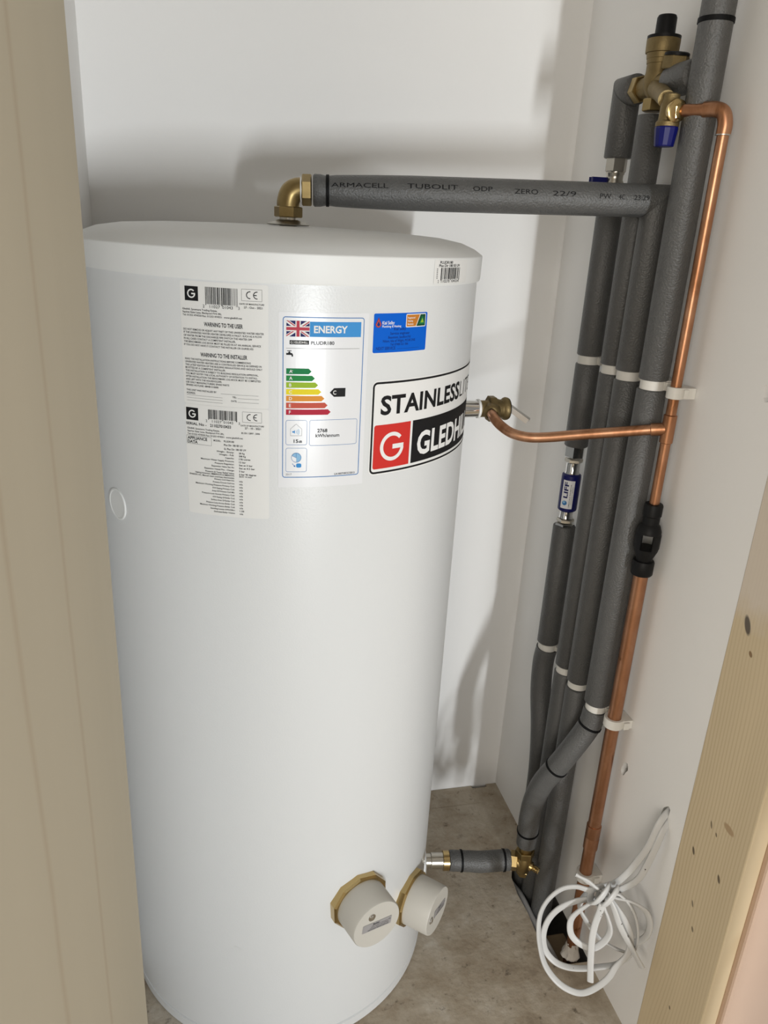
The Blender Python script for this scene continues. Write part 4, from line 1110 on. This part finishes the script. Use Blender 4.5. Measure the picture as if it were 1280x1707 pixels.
for key, what in (('a', 'the lagged pipe nearest the corner'), ('b', 'the second lagged pipe from the corner'), ('c', 'the third lagged pipe from the corner'), ('d', 'the thick lagged pipe beside the copper')):
    px, py = PIPES[key]
    clip(px, py, 1.088, 0.0112, 0.0178, 0.0155, 'white plastic clip in the upper row on ' + what)
    clip(px, py, 0.5315, 0.0112, 0.0178, 0.0135, 'white plastic clip in the lower row on ' + what)
clip(ux, uy, 1.0845, 0.0077, 0.0118, 0.0165, 'white plastic clip in the upper row on the thin copper pipe')
clip(ux, uy, 0.529, 0.0114, 0.0165, 0.0165, 'white plastic clip in the lower row on the wide copper pipe')
clip(ux, uy, 0.195, 0.0114, 0.0165, 0.0165, 'lowest white plastic clip, on the copper pipe behind the cable coil')

# ------------------------------------------------------------------ cables
FLAT = [(0.0054 * math.copysign(abs(math.cos(t)) ** 0.6, math.cos(t)), 0.0025 * math.copysign(abs(math.sin(t)) ** 0.8, math.sin(t))) for t in [2 * math.pi * i / 14 for i in range(14)]]

def cable(name, pts, parent, tw=0.0, tw0=0.0, up=(0.55, 0.75, 0.1)):
    P = catmull(pts, 6)
    n = len(P)
    bm = bmesh.new()
    add_sweep(bm, P, FLAT, None, 14, up=up, twist=[tw0 + tw * math.sin(6.3 * i / n * 1.5) for i in range(n)])
    return finish(name, bm, 'cable_sheath', parent, True, 60)

c1 = thing('electric_cable', 'white flat cable looped widest in the knotted coil, upper of two leaving the wall hole', 'cable', (0.60, 0.824, 0.08))
outer = [(0.712, 0.826, 0.466), (0.692, 0.822, 0.462), (0.667, 0.812, 0.448), (0.655, 0.81, 0.407), (0.646, 0.816, 0.371), (0.636, 0.823, 0.338), (0.623, 0.833, 0.308), (0.600, 0.838, 0.300),
         (0.584, 0.836, 0.299), (0.567, 0.849, 0.296), (0.55, 0.861, 0.282), (0.536, 0.871, 0.254), (0.528, 0.877, 0.219), (0.528, 0.877, 0.182), (0.534, 0.873, 0.143), (0.545, 0.865, 0.106), (0.563, 0.852, 0.081),
         (0.582, 0.838, 0.072), (0.6, 0.825, 0.077), (0.616, 0.814, 0.1), (0.628, 0.804, 0.133), (0.634, 0.8, 0.161), (0.644, 0.793, 0.192), (0.646, 0.792, 0.216), (0.642, 0.794, 0.241), (0.632, 0.802, 0.264), (0.619, 0.811, 0.283), (0.608, 0.819, 0.298), (0.601, 0.822, 0.311)]
cable('cable_run', outer, c1, 0.85, 0.2)
kp = V(0.594, 0.824, 0.302)
# two turns of the knot around the bundle
cs, sn = math.sin(math.radians(36)), math.cos(math.radians(36))
def kpt(a, h, w=0.014, dpt=0.016, off=0.0):
    """point on a turn: a = angle round the bundle"""
    return kp + V(cs, sn, 0) * (-dpt * math.cos(a)) + V(0.3 * cs, -0.3 * sn, 1).normalized() * (w * math.sin(a)) + V(sn, -cs, 0) * (h + off)
turns = [tuple(kpt(-2.6 + i * 0.52, -0.010 + 0.0019 * i, 0.021)) for i in range(11)]
cable('knot_turn', turns, c1, 0.0, 0.0, up=(-0.5, -0.75, 0.2))
cable('cable_tail', [(0.559, 0.845, 0.327), (0.57, 0.837, 0.324), (0.579, 0.83, 0.32), (0.589, 0.823, 0.314)], c1, 0.2, 0.4)
cable('cable_tail', [(0.591, 0.807, 0.299), (0.589, 0.808, 0.279), (0.587, 0.81, 0.253), (0.587, 0.81, 0.219), (0.59, 0.807, 0.176), (0.595, 0.804, 0.132)], c1, 0.1, 0.0)

c2 = thing('electric_cable', 'white flat cable forming the inner rings of the knotted coil by the floor slot', 'cable', (0.60, 0.834, 0.10))
second = [(0.714, 0.823, 0.452), (0.694, 0.819, 0.450), (0.671, 0.806, 0.436), (0.663, 0.804, 0.408), (0.657, 0.808, 0.366), (0.65, 0.813, 0.333), (0.635, 0.824, 0.306), (0.618, 0.835, 0.288),
          (0.605, 0.834, 0.278), (0.592, 0.843, 0.271), (0.571, 0.858, 0.252), (0.554, 0.87, 0.226), (0.544, 0.878, 0.194), (0.541, 0.88, 0.161), (0.546, 0.876, 0.131), (0.559, 0.867, 0.113), (0.575, 0.855, 0.109), (0.596, 0.84, 0.117),
          (0.621, 0.822, 0.137), (0.64, 0.808, 0.156), (0.654, 0.798, 0.184), (0.659, 0.794, 0.213), (0.657, 0.796, 0.243), (0.65, 0.801, 0.27), (0.638, 0.809, 0.292), (0.625, 0.819, 0.301), (0.614, 0.820, 0.299), (0.603, 0.822, 0.291),
          (0.591, 0.828, 0.281), (0.577, 0.838, 0.258), (0.566, 0.845, 0.23), (0.567, 0.842, 0.204), (0.577, 0.836, 0.189), (0.590, 0.826, 0.185), (0.599, 0.818, 0.19), (0.608, 0.812, 0.205), (0.614, 0.808, 0.225), (0.614, 0.808, 0.244), (0.607, 0.812, 0.266), (0.600, 0.815, 0.284), (0.597, 0.818, 0.306)]
cable('cable_run', second, c2, 0.8, 0.3)
turns2 = [tuple(kpt(-2.6 + i * 0.52, 0.003 + 0.0019 * i, 0.021)) for i in range(11)]
cable('knot_turn', turns2, c2, 0.0, 0.0, up=(-0.5, -0.75, 0.2))
cable('cable_tail', [(0.602, 0.818, 0.306), (0.610, 0.806, 0.292), (0.6235, 0.795, 0.257), (0.641, 0.783, 0.224), (0.659, 0.770, 0.191)], c2, 0.2, 0.15)
cable('cable_tail', [(0.600, 0.860, 0.270), (0.592, 0.868, 0.231), (0.603, 0.86, 0.205), (0.625, 0.844, 0.176), (0.645, 0.829, 0.168), (0.66, 0.818, 0.167)], c2, 0.3, 0.6)
cable('cable_tail', [(0.6, 0.835, 0.295), (0.618, 0.822, 0.293), (0.638, 0.808, 0.296), (0.652, 0.797, 0.293), (0.663, 0.791, 0.283), (0.669, 0.786, 0.264), (0.668, 0.786, 0.241), (0.661, 0.792, 0.222), (0.652, 0.799, 0.212)], c2, 0.3, 0.5)
